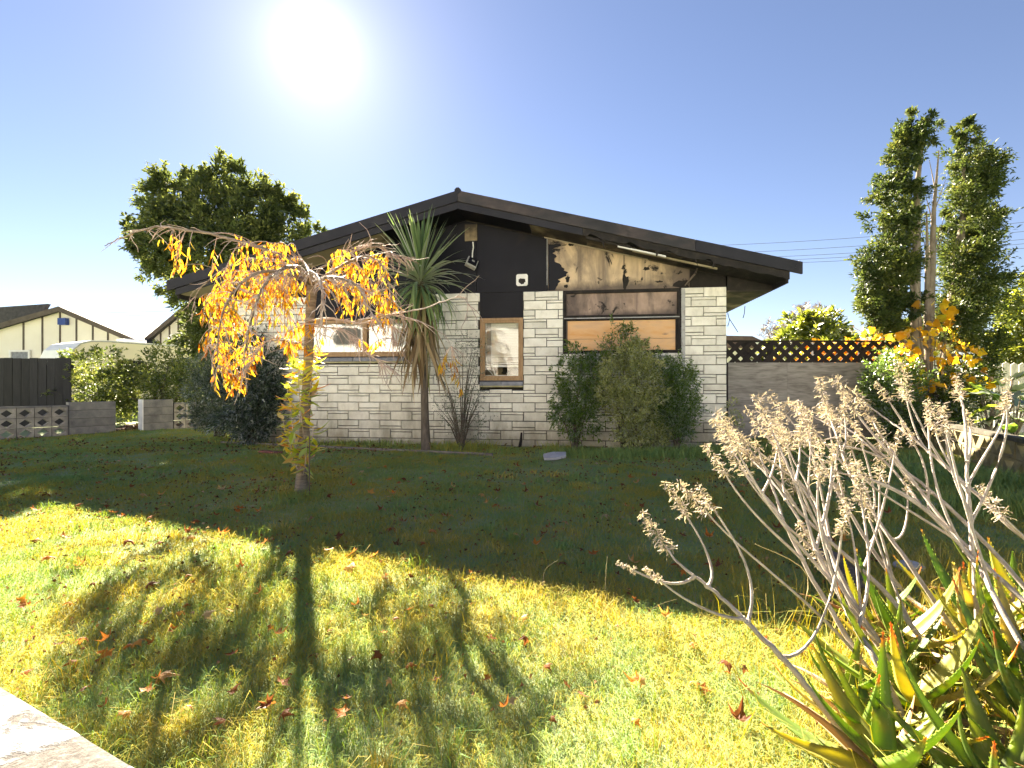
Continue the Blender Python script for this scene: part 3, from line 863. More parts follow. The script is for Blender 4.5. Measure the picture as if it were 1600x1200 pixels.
# path of leaf litter in the gap and the neighbour's drive
lp = MB(); q = [pA + LD * .85 + Vector((-.3, .1, 0)), pB - LD * .02, pB + Vector((-.2, 2.5, 0)) , pA + LD * .85 + Vector((-1.6, 2.3, 0))]
lp.prism([(p.x, p.y) for p in q], -.1, 0.006, 'z'); tag(lp.build('path', M_litter), kind='structure')

# dark paling fence, far left
M_fence = surf('black_stained_paling', [(0.3, (0.007, 0.007, 0.011)), (0.7, (0.017, 0.017, 0.022))], 4, 7, 0.8, 0.4, 40, stretch=(5, 5, 1), rand=0.25)
fd = 12.0
fr_ = empty('dark_paling_fence', (P(-60, 600, fd).x, fd, 0), R(4), 'near black vertical paling fence behind the breeze block wall', 'fence')
pw = 0.2
pal = MB().box(0, pw - .012, -.01, .01, 0, 1).mesh('paling', M_fence)
for i in range(13):
    h = CAMH + (CY - 561) / FPX * fd + random.uniform(-.012, .012)
    link('paling', pal, fr_, loc=(i * pw, 0, 0.03), scale=(1, 1, h), rot=(0, R(random.uniform(-.5, .5)), 0))
for z in (.4, 1.5): MB().box(0, 13 * pw, .012, .055, z, z + .09).build('rail', M_fence, fr_)

# plywood and lattice fence beside the house
m, t, out = nt_new('weathered_plywood'); M_plyf = m
b = N(t, 'ShaderNodeBsdfPrincipled'); b.inputs['Roughness'].default_value = 0.9
vv = coords(t, (0.5, 1, 1.9), False, True)
nn = noise(t, vv, 1.5, 3, 0.5, 0.3)
mul = N(t, 'ShaderNodeMath', operation='MULTIPLY'); mul.inputs[1].default_value = 44.0; t.links.new(nn, mul.inputs[0])
sn = N(t, 'ShaderNodeMath', operation='SINE'); t.links.new(mul.outputs[0], sn.inputs[0])
fine = noise(t, coords(t, (1, 1, 14), False, True), 5, 8, 0.7)
ad = N(t, 'ShaderNodeMath', operation='MULTIPLY_ADD'); ad.inputs[1].default_value = 0.09; t.links.new(sn.outputs[0], ad.inputs[0]); t.links.new(fine, ad.inputs[2])
cr = ramp(t, [(0.24, (0.13, 0.115, 0.105)), (0.40, (0.25, 0.225, 0.205)), (0.62, (0.35, 0.32, 0.295)), (0.8, (0.40, 0.365, 0.335))], ad.outputs[0])
kn = ramp(t, [(0.62, (0, 0, 0)), (0.9, (1, 1, 1))], noise(t, coords(t, (1, 1, 1.4), False, True), 2.3, 6, 0.6))
mm = N(t, 'ShaderNodeMixRGB'); mm.inputs[2].default_value = (0.16, 0.12, 0.10, 1); t.links.new(kn.outputs[0], mm.inputs[0]); t.links.new(cr.outputs[0], mm.inputs[1])
t.links.new(mm.outputs[0], b.inputs['Base Color'])
bm = N(t, 'ShaderNodeBump'); bm.inputs['Strength'].default_value = 0.4; bm.inputs['Distance'].default_value = 0.006
t.links.new(ad.outputs[0], bm.inputs['Height']); t.links.new(bm.outputs[0], b.inputs['Normal']); t.links.new(b.outputs[0], out.inputs[0])
M_lat = surf('dark_brown_lattice', [(0.3, (0.012, 0.008, 0.008)), (0.7, (0.026, 0.018, 0.017))], 5, 7, 0.8, 0.3, 40, rand=0.15)
fd = 9.6
X0, X1 = 3.86, 8.3
ZT, ZL = CAMH + (CY - 534.5) / FPX * fd, CAMH + (CY - 566.5) / FPX * fd
pf = empty('plywood_fence', (X0, fd, 0), 0, 'weathered plywood fence topped with dark brown diamond lattice beside the house', 'fence')
Wd = X1 - X0
for a, b in ((0.10, 1.64), (1.645, 3.1), (3.105, Wd)):
    MB().box(a, b, -.012, .006, 0.02, ZL).build('plywood_sheet', M_plyf, pf)
MB().box(0.43, 0.435 + .02, -.02, -.0125, 0.0, ZL).build('batten', M_lat, pf)
for x in (0.02, P(1164, 540, fd).x - X0, P(1202, 540, fd).x - X0, P(1272, 540, fd).x - X0, P(1346, 540, fd).x - X0, Wd - .09):
    MB().box(x, x + .09, .022, .10, 0, ZT - .001).build('post', M_lat, pf)
MB().box(0.02, Wd, -.022, .0215, ZT, ZT + .035).build('rail', M_lat, pf)
MB().box(0.36, 0.42, -.04, .004, 0, ZT).build('post', M_lat, pf)
pit, sw_ = 0.222, 0.085
Hh = ZT - ZL
def slat(x, sgn, y):
    # a diagonal strip, clipped to the lattice band
    hw = sw_ / 2 * math.sqrt(2)
    poly = []
    pts = [(x - hw, ZL - .03), (x + hw, ZL - .03), (x + hw + sgn * (Hh + .03), ZT), (x - hw + sgn * (Hh + .03), ZT)]
    if min(p[0] for p in pts) < 0.1 or max(p[0] for p in pts) > Wd: return
    MB().prism(pts, y, y + .008).build('slat', M_lat, pf)
k = 0
while k * pit < Wd + 1:
    slat(k * pit + 0.05, 1, -.0005); slat(k * pit + 0.05, -1, .0105); k += 1

# pale paling fence, far right
M_pale = surf('pale_paling', [(0.3, (0.40, 0.36, 0.30)), (0.7, (0.62, 0.58, 0.51))], 5, 7, 0.85, 0.3, 40, stretch=(5, 5, 1), rand=0.12)
fp = empty('pale_paling_fence', (P(1515, 570, 11).x, 11, 0), R(-6), 'pale grey vertical paling fence behind the broad leaved plants', 'fence')
pal = MB().prism([(0, 0), (.15, 0), (.15, .97), (.075, 1.0), (0, .97)], -.01, .01).mesh('paling', M_pale)
for i in range(16):
    link('paling', pal, fp, loc=(i * .17, 0, .0), scale=(1, 1, CAMH + (CY - 566) / FPX * 11 + random.uniform(-.02, .02)))
MB().box(0, 2.8, .012, .05, .5, .6).build('rail', M_pale, fp); MB().box(0, 2.8, .012, .05, 1.2, 1.3).build('rail', M_pale, fp)

# ------------------------------------------------------------------ neighbours on the left
M_cream = surf('cream_cladding', [(0.3, (0.72, 0.68, 0.58)), (0.7, (0.79, 0.76, 0.67))], 1, 4, 0.75, 0.1, 30, rand=0.04)
M_cream2 = surf('pale_cladding', [(0.3, (0.68, 0.66, 0.56)), (0.7, (0.78, 0.76, 0.67))], 1, 4, 0.75, 0.1, 30, rand=0.04)
M_batten = surf('brown_batten', [(0.3, (0.07, 0.055, 0.045)), (0.7, (0.12, 0.10, 0.08))], 3, 4, 0.8, 0.1, 30)
M_tile = surf('dark_tile_roof', [(0.3, (0.035, 0.032, 0.036)), (0.7, (0.075, 0.07, 0.075))], 6, 6, 0.8, 0.5, 20, stretch=(1, 6, 1))
def gable_house(name, label, d, pl, pa, pr, battens, mat, depth=9.0):
    """gable facing the camera: pixel corners of the verge, turned into a plane d metres ahead"""
    A, L, Rr = P(*pa, d), P(*pl, d), P(*pr, d)
    o = Vector((A.x, d, 0))
    root = empty(name, o, 0, label, 'house')
    lx, rx, az = L.x - A.x, Rr.x - A.x, A.z
    zl = lambda x: az + (L.z - az) * (x / lx) if x < 0 else az + (Rr.z - az) * (x / rx)
    ov = .35
    xs = [lx + ov] + [P(b, 500, d).x - A.x for b in battens] + [rx - ov]
    for a, b in zip(xs[:-1], xs[1:]):
        pts = [(a + .012, -.1), (b - .012, -.1), (b - .012, zl(b) - .12)] + ([(0, az - .12)] if a < 0 < b else []) + [(a + .012, zl(a) - .12)]
        MB().prism(pts, .35, .42).build('wall_panel', mat, root)
    for x in xs[1:-1]:
        MB().box(x - .035, x + .035, .32, .349, -.1, zl(x) - .13).build('batten', M_batten, root)
    MB().prism([(lx + ov, -.1), (rx - ov, -.1), (rx - ov, zl(rx - ov) - .13), (0, az - .13), (lx + ov, zl(lx + ov) - .13)], .421, depth).build('wall', mat, root)
    rr = MB()
    for (u0, u1) in ((lx, 0), (0, rx)):
        rr.prism([(u0, zl(u0 if u0 else -1e-9) - .1), (u1, zl(u1 if u1 else -1e-9) - .1), (u1, zl(u1 if u1 else -1e-9)), (u0, zl(u0 if u0 else -1e-9))], .0, depth + .3)
    rf_ = rr.build('roof', M_tile, root)
    for (u0, u1) in ((lx, -.003), (.003, rx)):
        MB().prism([(u0, zl(u0) - .22), (u1, zl(u1) - .22), (u1, zl(u1) + .012), (u0, zl(u0) + .012)], -.03, -.002).build('barge_board', M_batten, rf_)
    return root, A
nh, A = gable_house('neighbour_house', 'cream panelled house with a low dark gable behind the caravan', 22, (-140, 546), (92, 479), (218, 533), [-100, -65, -30, 25, 55, 83, 109, 135, 159, 183], M_cream)
# higher roof of the wing behind, seen over the left slope
wing = MB(); a0, a1 = P(-160, 494, 27), P(88, 477, 27)
wing.prism([(p.x - A.x, p.z) for p in (a0, a1, P(60, 520, 27), P(-160, 540, 27))], 4.5, 4.7)
wing.build('wing_roof', M_tile, nh)
bb = MB(); p0, p1 = P(84, 496, 21.95), P(96.5, 506.5, 21.95); bb.box(p0.x - A.x, p1.x - A.x, .12, .31, p1.z, p0.z)
M_blue = surf('blue_box', [(0.3, (0.02, 0.05, 0.22)), (0.7, (0.04, 0.08, 0.30))], 3, 3, 0.5, 0)
tag(bb.build('alarm_box', M_blue, nh), 'small blue box near the gable peak')
wf = MB(); p0, p1 = P(1, 546, 21.9), P(34, 585, 21.9)
for (x0, x1, z0, z1) in ((p0.x, p1.x, p0.z - .08, p0.z), (p0.x, p0.x + .08, p1.z, p0.z - .08), (p1.x - .08, p1.x, p1.z, p0.z - .08)):
    wf.box(x0 - A.x, x1 - A.x, .25, .31, z0, z1)
wn = wf.build('window', M_white, nh); MB().box(p0.x + .08 - A.x, p1.x - .08 - A.x, .29, .305, p1.z, p0.z - .08).build('pane', M_slate, wn)
gable_house('neighbour_house', 'pale panelled house with a steeper gable half hidden by the big tree', 23, (216, 537), (290, 476), (392, 560), [232, 243, 257, 271, 285, 300, 315, 332, 350], M_cream2)

# caravan
M_van = surf('cream_caravan_side', [(0.3, (0.70, 0.62, 0.47)), (0.7, (0.76, 0.69, 0.54))], 1, 3, 0.45, 0.03, 30)
M_vanw = surf('white_caravan_roof', [(0.3, (0.74, 0.74, 0.74)), (0.7, (0.82, 0.82, 0.82))], 1, 3, 0.5, 0.03, 30)
vd = Vector((.46, .888, 0)).normalized()
van = empty('caravan', (-14.1, 15.2, 0), math.atan2(vd.y, vd.x), 'cream caravan with a white rounded roof parked behind the hedge', 'caravan')
VL, VW, VZ = 5.6, 2.15, 2.55
prof = [(0.10, .45), (VL, .45), (VL, VZ - .25), (VL - .12, VZ), (1.1, VZ), (.62, VZ - .03), (.36, VZ - .12), (.16, VZ - .33), (.02, VZ - .75), (0, 1.2)]
MB().prism(prof, 0.0, VW).build('body', M_van, van)
pr2 = [(x, z + .012) for x, z in prof[3:9]]
rt = MB()
for k in range(len(pr2) - 1):
    (x0, z0), (x1, z1_) = pr2[k], pr2[k + 1]
    rt.prism([(x0, z0), (x1, z1_), (x1, z1_ + .03), (x0, z0 + .03)], -.02, VW + .02)
rt.build('roof', M_vanw, van)
MB().tube([(x, -.012, z) for x, z in prof[3:10]], .022, 6).build('edge_trim', M_metal, van)
MB().cbox(1.9, 2.6, VW * .35, VW * .62, VZ + .03, VZ + .22, .05).build('roof_vent', M_vanw, van)
for x in (1.35, 2.9, 4.2): 
    wv = MB().box(x, x + .8, -.02, -.001, 1.45, 1.95).build('window', M_dark, van); MB().box(x - .04, x + .84, -.012, -.0005, 1.40, 1.449).build('window_rail', M_white, wv)
MB().box(3.4, 3.62, -.02, -.001, 2.30, 2.36).build('side_vent', M_dark, van)
whl = MB(); whl.tube([(2.9, .02, .33), (2.9, .24, .33)], [.33, .33], 20); whl.build('wheel', M_dark, van)
MB().box(-.012, -.001 + .02, .3, VW - .3, 1.35, 1.75).build('front_window', M_dark, van)

# roof glimpsed behind the fence, chimney far right, power lines
M_brownroof = surf('brown_roof', [(0.3, (0.09, 0.055, 0.05)), (0.7, (0.15, 0.10, 0.09))], 4, 5, 0.8, 0.2, 30)
rr = empty('distant_house', (P(1160, 530, 24).x, 24, 0), 0, 'low brown roofed house just showing above the lattice', 'house')
MB().box(-2.4, .75, 0, 6, 0, 3.0).build('wall', M_cream, rr)
MB().prism([(-2.8, 2.95), (1.05, 2.95), (1.0, 3.2), (.3, 3.52), (-2.8, 3.58)], -.4, 6.4).build('roof', M_brownroof, rr)
MB().box(.3, 1.6, -.5, -.4, 3.05, 3.2).build('gutter', M_white, rr)
r2 = empty('orange_roofed_house', (P(1400, 530, 26).x, 26, 0), 0, 'house with an orange tiled roof and a slim flue beyond the lattice', 'house')
M_orange = surf('orange_roof', [(0.3, (0.42, 0.15, 0.05)), (0.7, (0.58, 0.24, 0.09))], 4, 5, 0.8, 0.2, 30)
MB().box(-1.5, 3.4, 0, 6, 0, 3.1).build('wall', M_cream, r2)
MB().prism([(-1.9, 3.0), (3.7, 3.0), (2.6, 4.0), (.2, 3.95), (-1.9, 3.4)], -.4, 6.4).build('roof', M_orange, r2)
ch = MB(); cx_ = P(1350.5, 500, 26).x - r2.location.x
ch.tube([(cx_, 1, 3.0), (cx_, 1, 3.95)], .22, 8); ch.tube([(cx_, 1, 3.95), (cx_, 1, 4.45)], .1, 8); ch.tube([(cx_, 1, 4.4), (cx_, 1, 4.5)], .15, 8)
ch.build('flue', M_metal, r2)
MB().tube([(cx_ + .1, 1, 4.4), (cx_ + 1.5, 1, 3.6)], .02, 4).build('flue_stay', M_metal, r2)
M_wire = surf('black_wire', [(0.3, (0.03, 0.03, 0.035)), (0.7, (0.05, 0.05, 0.055))], 3, 3, 0.6, 0)
nm = ['topmost', 'second from the top', 'middle', 'second from the bottom', 'lowest']
for k, (ya, yb, d) in enumerate(((386, 347, 40), (398, 362, 40.5), (406, 375.5, 41), (411, 383, 41.5), (415, 391, 42))):
    p0, p1 = P(1050, ya + 4, d + 3), P(1750, yb - 13, d - 2)
    pts = [p0.lerp(p1, s / 16) - Vector((0, 0, .5 * (1 - (2 * s / 16 - 1) ** 2) - .25)) for s in range(17)]
    o = MB().tube(pts, .018, 4).build('power_line', M_wire)
    tag(o, f'{nm[k]} of five overhead wires right of the house roof', 'wire', 'overhead power lines')
for k, (ya, yb) in enumerate(((489, 486), (494, 492))):
    p0, p1 = P(40, ya + 3, 60), P(420, yb - 4, 56)
    tag(MB().tube([p0, p1], .016, 4).build('power_line', M_wire), ('upper' if k == 0 else 'lower') + ' faint overhead wire between the two neighbouring gables', 'wire', 'faint distant wires')

# ------------------------------------------------------------------ unseen houses added behind the viewer to bounce sunlight onto the facade
M_oppw = surf('cream_weatherboard', [(0.3, (0.74, 0.73, 0.72)), (0.7, (0.80, 0.80, 0.79))], 1, 4, 0.7, 0.1, 30)
M_oppr = surf('pale_iron_roof', [(0.3, (0.50, 0.51, 0.53)), (0.7, (0.58, 0.59, 0.61))], 1, 4, 0.6, 0.1, 30)
oz = math.atan2(LOT.y, LOT.x)
for k, (t0, w0) in enumerate(((-26.5, 14.0), (-10.5, 15.5), (7.0, 14.0), (23.0, 13.0))):
    o = FW0 + LOT * t0 - LOTN * 15.5
    rt_ = empty('unseen_bounce_house', o, oz)
    tag(rt_, 'pale weatherboard house added out of view across the street to bounce light', None, 'unseen houses added to bounce light', 'structure')
    hz = (2.7, 5.3, 5.3, 2.7)[k]
    wl = MB(); wl.box(0, w0, -8, 0, 0, hz + .1).build('wall', M_oppw, rt_)
    rb = MB()
    rb.v = [(-.4, .5, hz), (w0 + .4, .5, hz), (w0 + .4, -4, hz + 2.25), (-.4, -4, hz + 2.25), (-.4, -8.5, hz), (w0 + .4, -8.5, hz)]
    rb.f = [(0, 1, 2, 3), (3, 2, 5, 4), (0, 3, 4), (1, 5, 2), (0, 4, 5, 1)]
    rb.build('roof', M_oppr, rt_)
    for x in (1.2, 4.6, 9.6):
        for zf in ((0, 2.65) if hz > 3 else (0,)):
            wn = MB().box(x, x + 1.7, .001, .05, zf + .9, zf + 2.1).build('window', M_white, rt_); MB().box(x + .08, x + 1.62, .051, .06, zf + .98, zf + 2.02).build('pane', M_dark, wn)
    MB().box(7.4, 8.3, .001, .05, .1, 2.1).build('door', M_batten, rt_)
# ------------------------------------------------------------------ foliage
def quats_to_mats(dirs, roll):
    """frames whose x axis is dirs (n,3) turned by roll about it"""
    d = dirs / np.linalg.norm(dirs, axis=1, keepdims=True)
    up = np.tile(np.array([0.0, 0.0, 1.0]), (len(d), 1))
    bad = np.abs(d[:, 2]) > 0.95
    up[bad] = (1, 0, 0)
    e = np.cross(up, d); e /= np.linalg.norm(e, axis=1, keepdims=True)
    g = np.cross(d, e)
    c, s = np.cos(roll)[:, None], np.sin(roll)[:, None]
    return d, c * e + s * g, -s * e + c * g

def leaf_cloud(pos, dirs, length, width, mat, name, tint=None, fold=0.25, curl=0.15):
    """one 4-triangle folded leaf for each position; lengths and widths may vary"""
    n = len(pos)
    d, e, g = quats_to_mats(dirs, rng.uniform(-1.2, 1.2, n))
    L = np.broadcast_to(length, (n,))[:, None] * rng.uniform(.7, 1.25, (n, 1))
    Wd = np.broadcast_to(width, (n,))[:, None] * rng.uniform(.75, 1.2, (n, 1))
    v = np.empty((n, 5, 3))
    v[:, 0] = pos
    mid = pos + d * L * .48
    v[:, 1] = mid + e * Wd * .5 + g * Wd * fold
    v[:, 2] = mid
    v[:, 3] = mid - e * Wd * .5 + g * Wd * fold
    v[:, 4] = pos + d * L - g * L * curl
    b = (np.arange(n) * 5)[:, None]
    tr = np.concatenate([b + np.array([[0, 1, 2]]), b + np.array([[0, 2, 3]]), b + np.array([[1, 4, 2]]), b + np.array([[2, 4, 3]])], axis=1).reshape(-1, 3)
    if tint is None: tint = rng.uniform(0, 1, n)
    return np_mesh(name, v.reshape(-1, 3), faces_tri=tr, tint=np.repeat(tint, 4), mat=mat)

def blob_points(blobs, n, sub=0.38, per=60):
    """points of twiggy clumps spread through ellipsoids: blobs (centre, radius[, z scale]); gives positions and outward directions"""
    vol = np.array([b[1] ** 2 for b in blobs]); vol = vol / vol.sum()
    nc = max(1, n // per)
    which = rng.choice(len(blobs), nc, p=vol)
    c = np.array([tuple(b[0]) for b in blobs])[which]
    rad = np.array([b[1] for b in blobs])[which]
    zs = np.array([b[2] if len(b) > 2 else 1.0 for b in blobs])[which]
    u = rng.normal(size=(nc, 3)); u /= np.linalg.norm(u, axis=1, keepdims=True)
    rr = rng.uniform(0.2, 1.0, nc) ** 0.6 * rng.uniform(.9, 1.25, nc)
    cc = c + u * (rr * rad)[:, None] * np.stack([np.ones(nc), np.ones(nc), zs], 1)
    k = rng.integers(0, nc, n)
    sp = rng.normal(size=(n, 3))
    sp /= np.linalg.norm(sp, axis=1, keepdims=True)
    sp *= (rng.uniform(0, 1, n) ** 0.6)[:, None]
    pos = cc[k] + sp * (rad[k] * sub)[:, None]
    dirs = u[k] * .7 + sp * .9 + np.array([0, 0, .25]) + rng.normal(size=(n, 3)) * .35
    clump = rng.uniform(0, 1, nc)[k]
    # sprigs: leaves in rows along shoots that stick out of the mass
    m = int(.28 * n); ns = max(1, m // 12)
    ci = rng.integers(0, nc, ns); sd = u[ci] + rng.normal(size=(ns, 3)) * .45 + np.array([0, 0, .45]); sd /= np.linalg.norm(sd, axis=1, keepdims=True)
    k2 = rng.integers(0, ns, m); tt = rng.uniform(.1, 1, m)
    jit = rng.normal(size=(m, 3)) * .035
    pos[:m] = cc[ci[k2]] + sd[k2] * (tt * rad[ci[k2]] * sub * 1.9)[:, None] + jit * (rad[ci[k2]] * sub)[:, None]
    dirs[:m] = sd[k2] * .8 + rng.normal(size=(m, 3)) * .55
    clump[:m] = np.clip(clump[ci[k2]] * .6 + .35, 0, 1)
    return pos, dirs, clump, cc

G_dark = leafmat('dark_green_leaf', [(0, (0.022, 0.042, 0.012)), (0.5, (0.055, 0.088, 0.02)), (0.85, (0.12, 0.145, 0.028)), (1, (0.20, 0.20, 0.04))], 0.48, 1.9, 0.07)
G_tree = leafmat('evergreen_leaf', [(0, (0.035, 0.052, 0.022)), (0.5, (0.078, 0.105, 0.038)), (0.85, (0.15, 0.17, 0.055)), (1, (0.22, 0.22, 0.075))], 0.4, 1.55, 0.02)
G_tall = leafmat('feathery_leaf', [(0, (0.025, 0.042, 0.016)), (0.5, (0.055, 0.08, 0.026)), (0.85, (0.11, 0.13, 0.035)), (1, (0.19, 0.18, 0.05))], 0.36, 1.5, 0.015)
G_olive = leafmat('olive_leaf', [(0, (0.08, 0.105, 0.04)), (0.5, (0.24, 0.27, 0.105)), (0.8, (0.42, 0.44, 0.20)), (1, (0.58, 0.59, 0.32))], 0.4, 1.6, 0.07)
G_grey = leafmat('grey_green_leaf', [(0, (0.035, 0.055, 0.035)), (0.5, (0.075, 0.105, 0.07)), (1, (0.15, 0.18, 0.13))], 0.35, 1.5, 0.07)
G_blue = leafmat('blue_black_leaf', [(0, (0.028, 0.045, 0.032)), (0.6, (0.065, 0.095, 0.066)), (1, (0.13, 0.16, 0.115))], 0.3, 1.5, 0.08)
G_mid = leafmat('mid_green_leaf', [(0, (0.035, 0.07, 0.016)), (0.5, (0.08, 0.14, 0.03)), (1, (0.17, 0.23, 0.06))], 0.45, 1.8, 0.07)
G_lit = leafmat('yellow_green_leaf', [(0, (0.06, 0.09, 0.014)), (0.5, (0.12, 0.15, 0.02)), (1, (0.22, 0.21, 0.03))], 0.5, 1.9, 0.06)
G_purp = leafmat('purple_needle', [(0, (0.06, 0.045, 0.055)), (0.5, (0.10, 0.075, 0.08)), (1, (0.12, 0.12, 0.09))], 0.35, 1.5, 0.06)
G_hedge = leafmat('hedge_leaf', [(0, (0.04, 0.065, 0.02)), (0.5, (0.11, 0.15, 0.04)), (0.85, (0.21, 0.23, 0.07)), (1, (0.28, 0.28, 0.11))], 0.38, 1.5, 0.03)
M_bark = surf('grey_brown_bark', [(0.3, (0.07, 0.055, 0.042)), (0.7, (0.17, 0.14, 0.11))], 6, 8, 0.9, 0.8, 40, 0.015, stretch=(3, 3, 1))
M_barkp = surf('pale_bark', [(0.3, (0.14, 0.11, 0.08)), (0.7, (0.30, 0.25, 0.19))], 6, 8, 0.9, 0.7, 40, 0.012, stretch=(3, 3, 1))

def px_blobs(bl):
    return [(P(x, y, d), r_ / FPX * d) + tuple(z) for (x, y, d, r_, *z) in bl]

def plant(name, label, cat, blobs, n, size, mat, stems=None, stem_mat=None, base=None, group=None, aspect=.42, sub=.38, per=60, trunk_r=.05, nb=14):
    B = px_blobs(blobs) if len(blobs[0]) and not isinstance(blobs[0][0], Vector) else blobs
    c = sum((b[0] for b in B), Vector()) / len(B)
    base = base if base is not None else Vector((c.x, c.y, 0))
    root = empty(name, base, 0, label, cat, group)
    pos, dirs, cl, cc = blob_points(B, n, sub, per)
    tint = np.clip(cl * .6 + rng.uniform(0, .4, n), 0, 1)
    keep = pos[:, 2] > 0.01
    me = leaf_cloud(pos[keep] - np.array(base), dirs[keep], size, size * aspect, mat, 'crown', tint[keep])
    link('crown', me, root)
    tb = MB()
    B2 = sorted(B, key=lambda b: b[0].z)
    r_ = random.Random(sum(map(ord, name + label)))
    for i in range(nb):
        tgt = Vector(cc[r_.randrange(len(cc))])
        st = base + Vector((r_.uniform(-1, 1), r_.uniform(-1, 1), 0)) * trunk_r * 1.5
        m1 = st.lerp(tgt, .45) + Vector((0, 0, (tgt.z - st.z) * .18)); 
        tb.tube([st - base, m1 - base, tgt - base], [trunk_r * .5, trunk_r * .33, trunk_r * .1], 5)
    tag(tb.build('stems', stem_mat or M_bark, root, smooth=True), kind='stuff')
    return root

def tree(name, label, blobs, n, size, mat, trunk_pts, trunk_rad, bark, aspect=.42, sub=.34, per=70, nb=22, group=None):
    B = px_blobs(blobs)
    base = Vector(trunk_pts[0])
    root = empty(name, base, 0, label, 'tree', group)
    pos, dirs, cl, cc = blob_points(B, n, sub, per)
    tint = np.clip(cl * .6 + rng.uniform(0, .4, n), 0, 1)
    link('crown', leaf_cloud(pos - np.array(base), dirs, size, size * aspect, mat, 'crown', tint), root)
    MB().tube([Vector(p) - base for p in trunk_pts], trunk_rad, 9).build('trunk', bark, root, smooth=True)
    tb = MB(); r_ = random.Random(5)
    for i in range(nb):
        tgt = Vector(cc[r_.randrange(len(cc))])
        # leave the trunk below the clump
        best = min(trunk_pts, key=lambda p: abs(Vector(p).z - (tgt.z - .25 * (Vector(p) - tgt).length)))
        st = Vector(best); j = list(trunk_pts).index(best)
        m1 = st.lerp(tgt, .5) + Vector((0, 0, .08 * (tgt - st).length))
        rr = trunk_rad[j] * .4
        tb.tube([st - base, m1 - base, tgt - base], [rr, rr * .6, rr * .2], 5)
    tag(tb.build('branches', bark, root, smooth=True), kind='stuff')
    return root

# the big evergreen behind the left eave
bd = 16.4
bt = [(240, 319, bd, 26), (272, 304, bd, 30), (305, 299, bd + .3, 26), (345, 286, bd, 30), (385, 292, bd, 30), (412, 314, bd, 28), (440, 329, bd, 24), (465, 354, bd, 24), (486, 366, bd - .3, 17), (470, 372, bd, 20),
      (245, 359, bd, 30), (215, 359, bd - .2, 17), (232, 389, bd, 26), (280, 354, bd - .5, 42), (330, 339, bd - .7, 45), (380, 344, bd - .6, 45), (425, 369, bd - .3, 36),
      (270, 394, bd - .4, 42), (320, 389, bd - .9, 48), (370, 389, bd - .8, 48), (420, 399, bd - .5, 40), (250, 419, bd, 26), (300, 434, bd - .3, 36), (350, 434, bd, 40), (290, 469, bd, 26), (320, 484, bd, 36), (310, 524, bd, 30), (330, 549, bd, 30), (365, 474, bd, 40), (263, 434, bd, 20)]
b0 = P(350, 600, bd); b0.z = 0
tree('evergreen_tree', 'large dense dark evergreen tree rising behind the left end of the house roof', bt, 56000, .17, G_tree,
     [b0, b0 + Vector((0, 0, 1.8)), b0 + Vector((.1, 0, 3.6)), b0 + Vector((0, .1, 5.6)), b0 + Vector((.1, 0, 7.4))], [.26, .22, .17, .10, .04], M_bark, sub=.34, per=90)

# the two tall narrow trees on the right
def column(pts, d, seed, k=9):
    r_ = random.Random(seed); out = []
    for (x, y, rad) in pts:
        for _ in range(k):
            a = r_.uniform(0, 6.28); q = rad * r_.uniform(.35, .95)
            out.append((x + q * math.cos(a), y + q * .8 * math.sin(a) + r_.uniform(-8, 8), d + r_.uniform(-.5, .5) * rad / 45, rad * r_.uniform(.32, .55), .8))
    return out
td = 9.0
cl = column([(1436, 198, 24), (1422, 220, 27), (1408, 245, 25), (1410, 270, 30), (1400, 300, 31), (1395, 330, 36), (1393, 360, 36), (1385, 395, 40), (1392, 425, 38), (1382, 455, 40), (1375, 482, 32), (1395, 505, 30), (1415, 470, 24)], td, 3)
bL = P(1436, 600, td); bL.z = 0
tree('tall_narrow_tree', 'taller left one of the two upright feathery trees behind the plywood fence end', cl, 40000, .075, G_tall,
     [bL, P(1434, 560, td), P(1430, 470, td), P(1432, 380, td), P(1433, 290, td), P(1445, 190, td)], [.10, .095, .08, .065, .045, .015], M_barkp, sub=.6, per=95)
root = bpy.context.scene.objects['tall_narrow_tree']
ex = MB()
def done():
    global ex
    ex.build('bare_trunk', M_barkp, root, smooth=True); ex = MB()
ex.tube([P(1446, 600, td) - bL - Vector((0, 0, 1.05)), P(1452, 500, td) - bL, P(1456, 420, td) - bL, P(1459, 330, td) - bL, P(1467, 235, td) - bL], [.085, .08, .06, .035, .008], 8)
done()
ex.tube([P(1448, 520, td) - bL, P(1449, 420, td) - bL, P(1448, 330, td) - bL], [.05, .04, .01], 6)
done()
for (x0, y0, x1, y1) in ((1457, 400, 1475, 340), (1458, 350, 1445, 300), (1460, 330, 1478, 280), (1455, 430, 1440, 360), (1462, 300, 1452, 250), (1456, 410, 1472, 372)):
    ex.tube([P(x0, y0, td) - bL, P(x1, y1, td) - bL], [.014, .004], 4)
tag(ex.build('bare_twigs', M_barkp, root, smooth=True), kind='stuff')
cr_ = column([(1508, 195, 12), (1512, 212, 20), (1518, 238, 27), (1515, 265, 34), (1520, 295, 38), (1518, 325, 40), (1514, 355, 44), (1522, 385, 48), (1532, 412, 46), (1516, 440, 50), (1526, 470, 50), (1520, 500, 50), (1525, 530, 48), (1525, 555, 30), (1495, 340, 20)], td + .3, 8)
bR = P(1482, 600, td + .3); bR.z = 0
tree('tall_narrow_tree', 'shorter right one of the two upright feathery trees with a leaning trunk', cr_, 48000, .075, G_tall,
     [bR, P(1480, 540, td + .3), P(1488, 470, td + .3), P(1498, 400, td + .3), P(1507, 320, td + .3), P(1505, 215, td + .3)], [.12, .11, .09, .07, .045, .012], M_barkp, sub=.6, per=95)

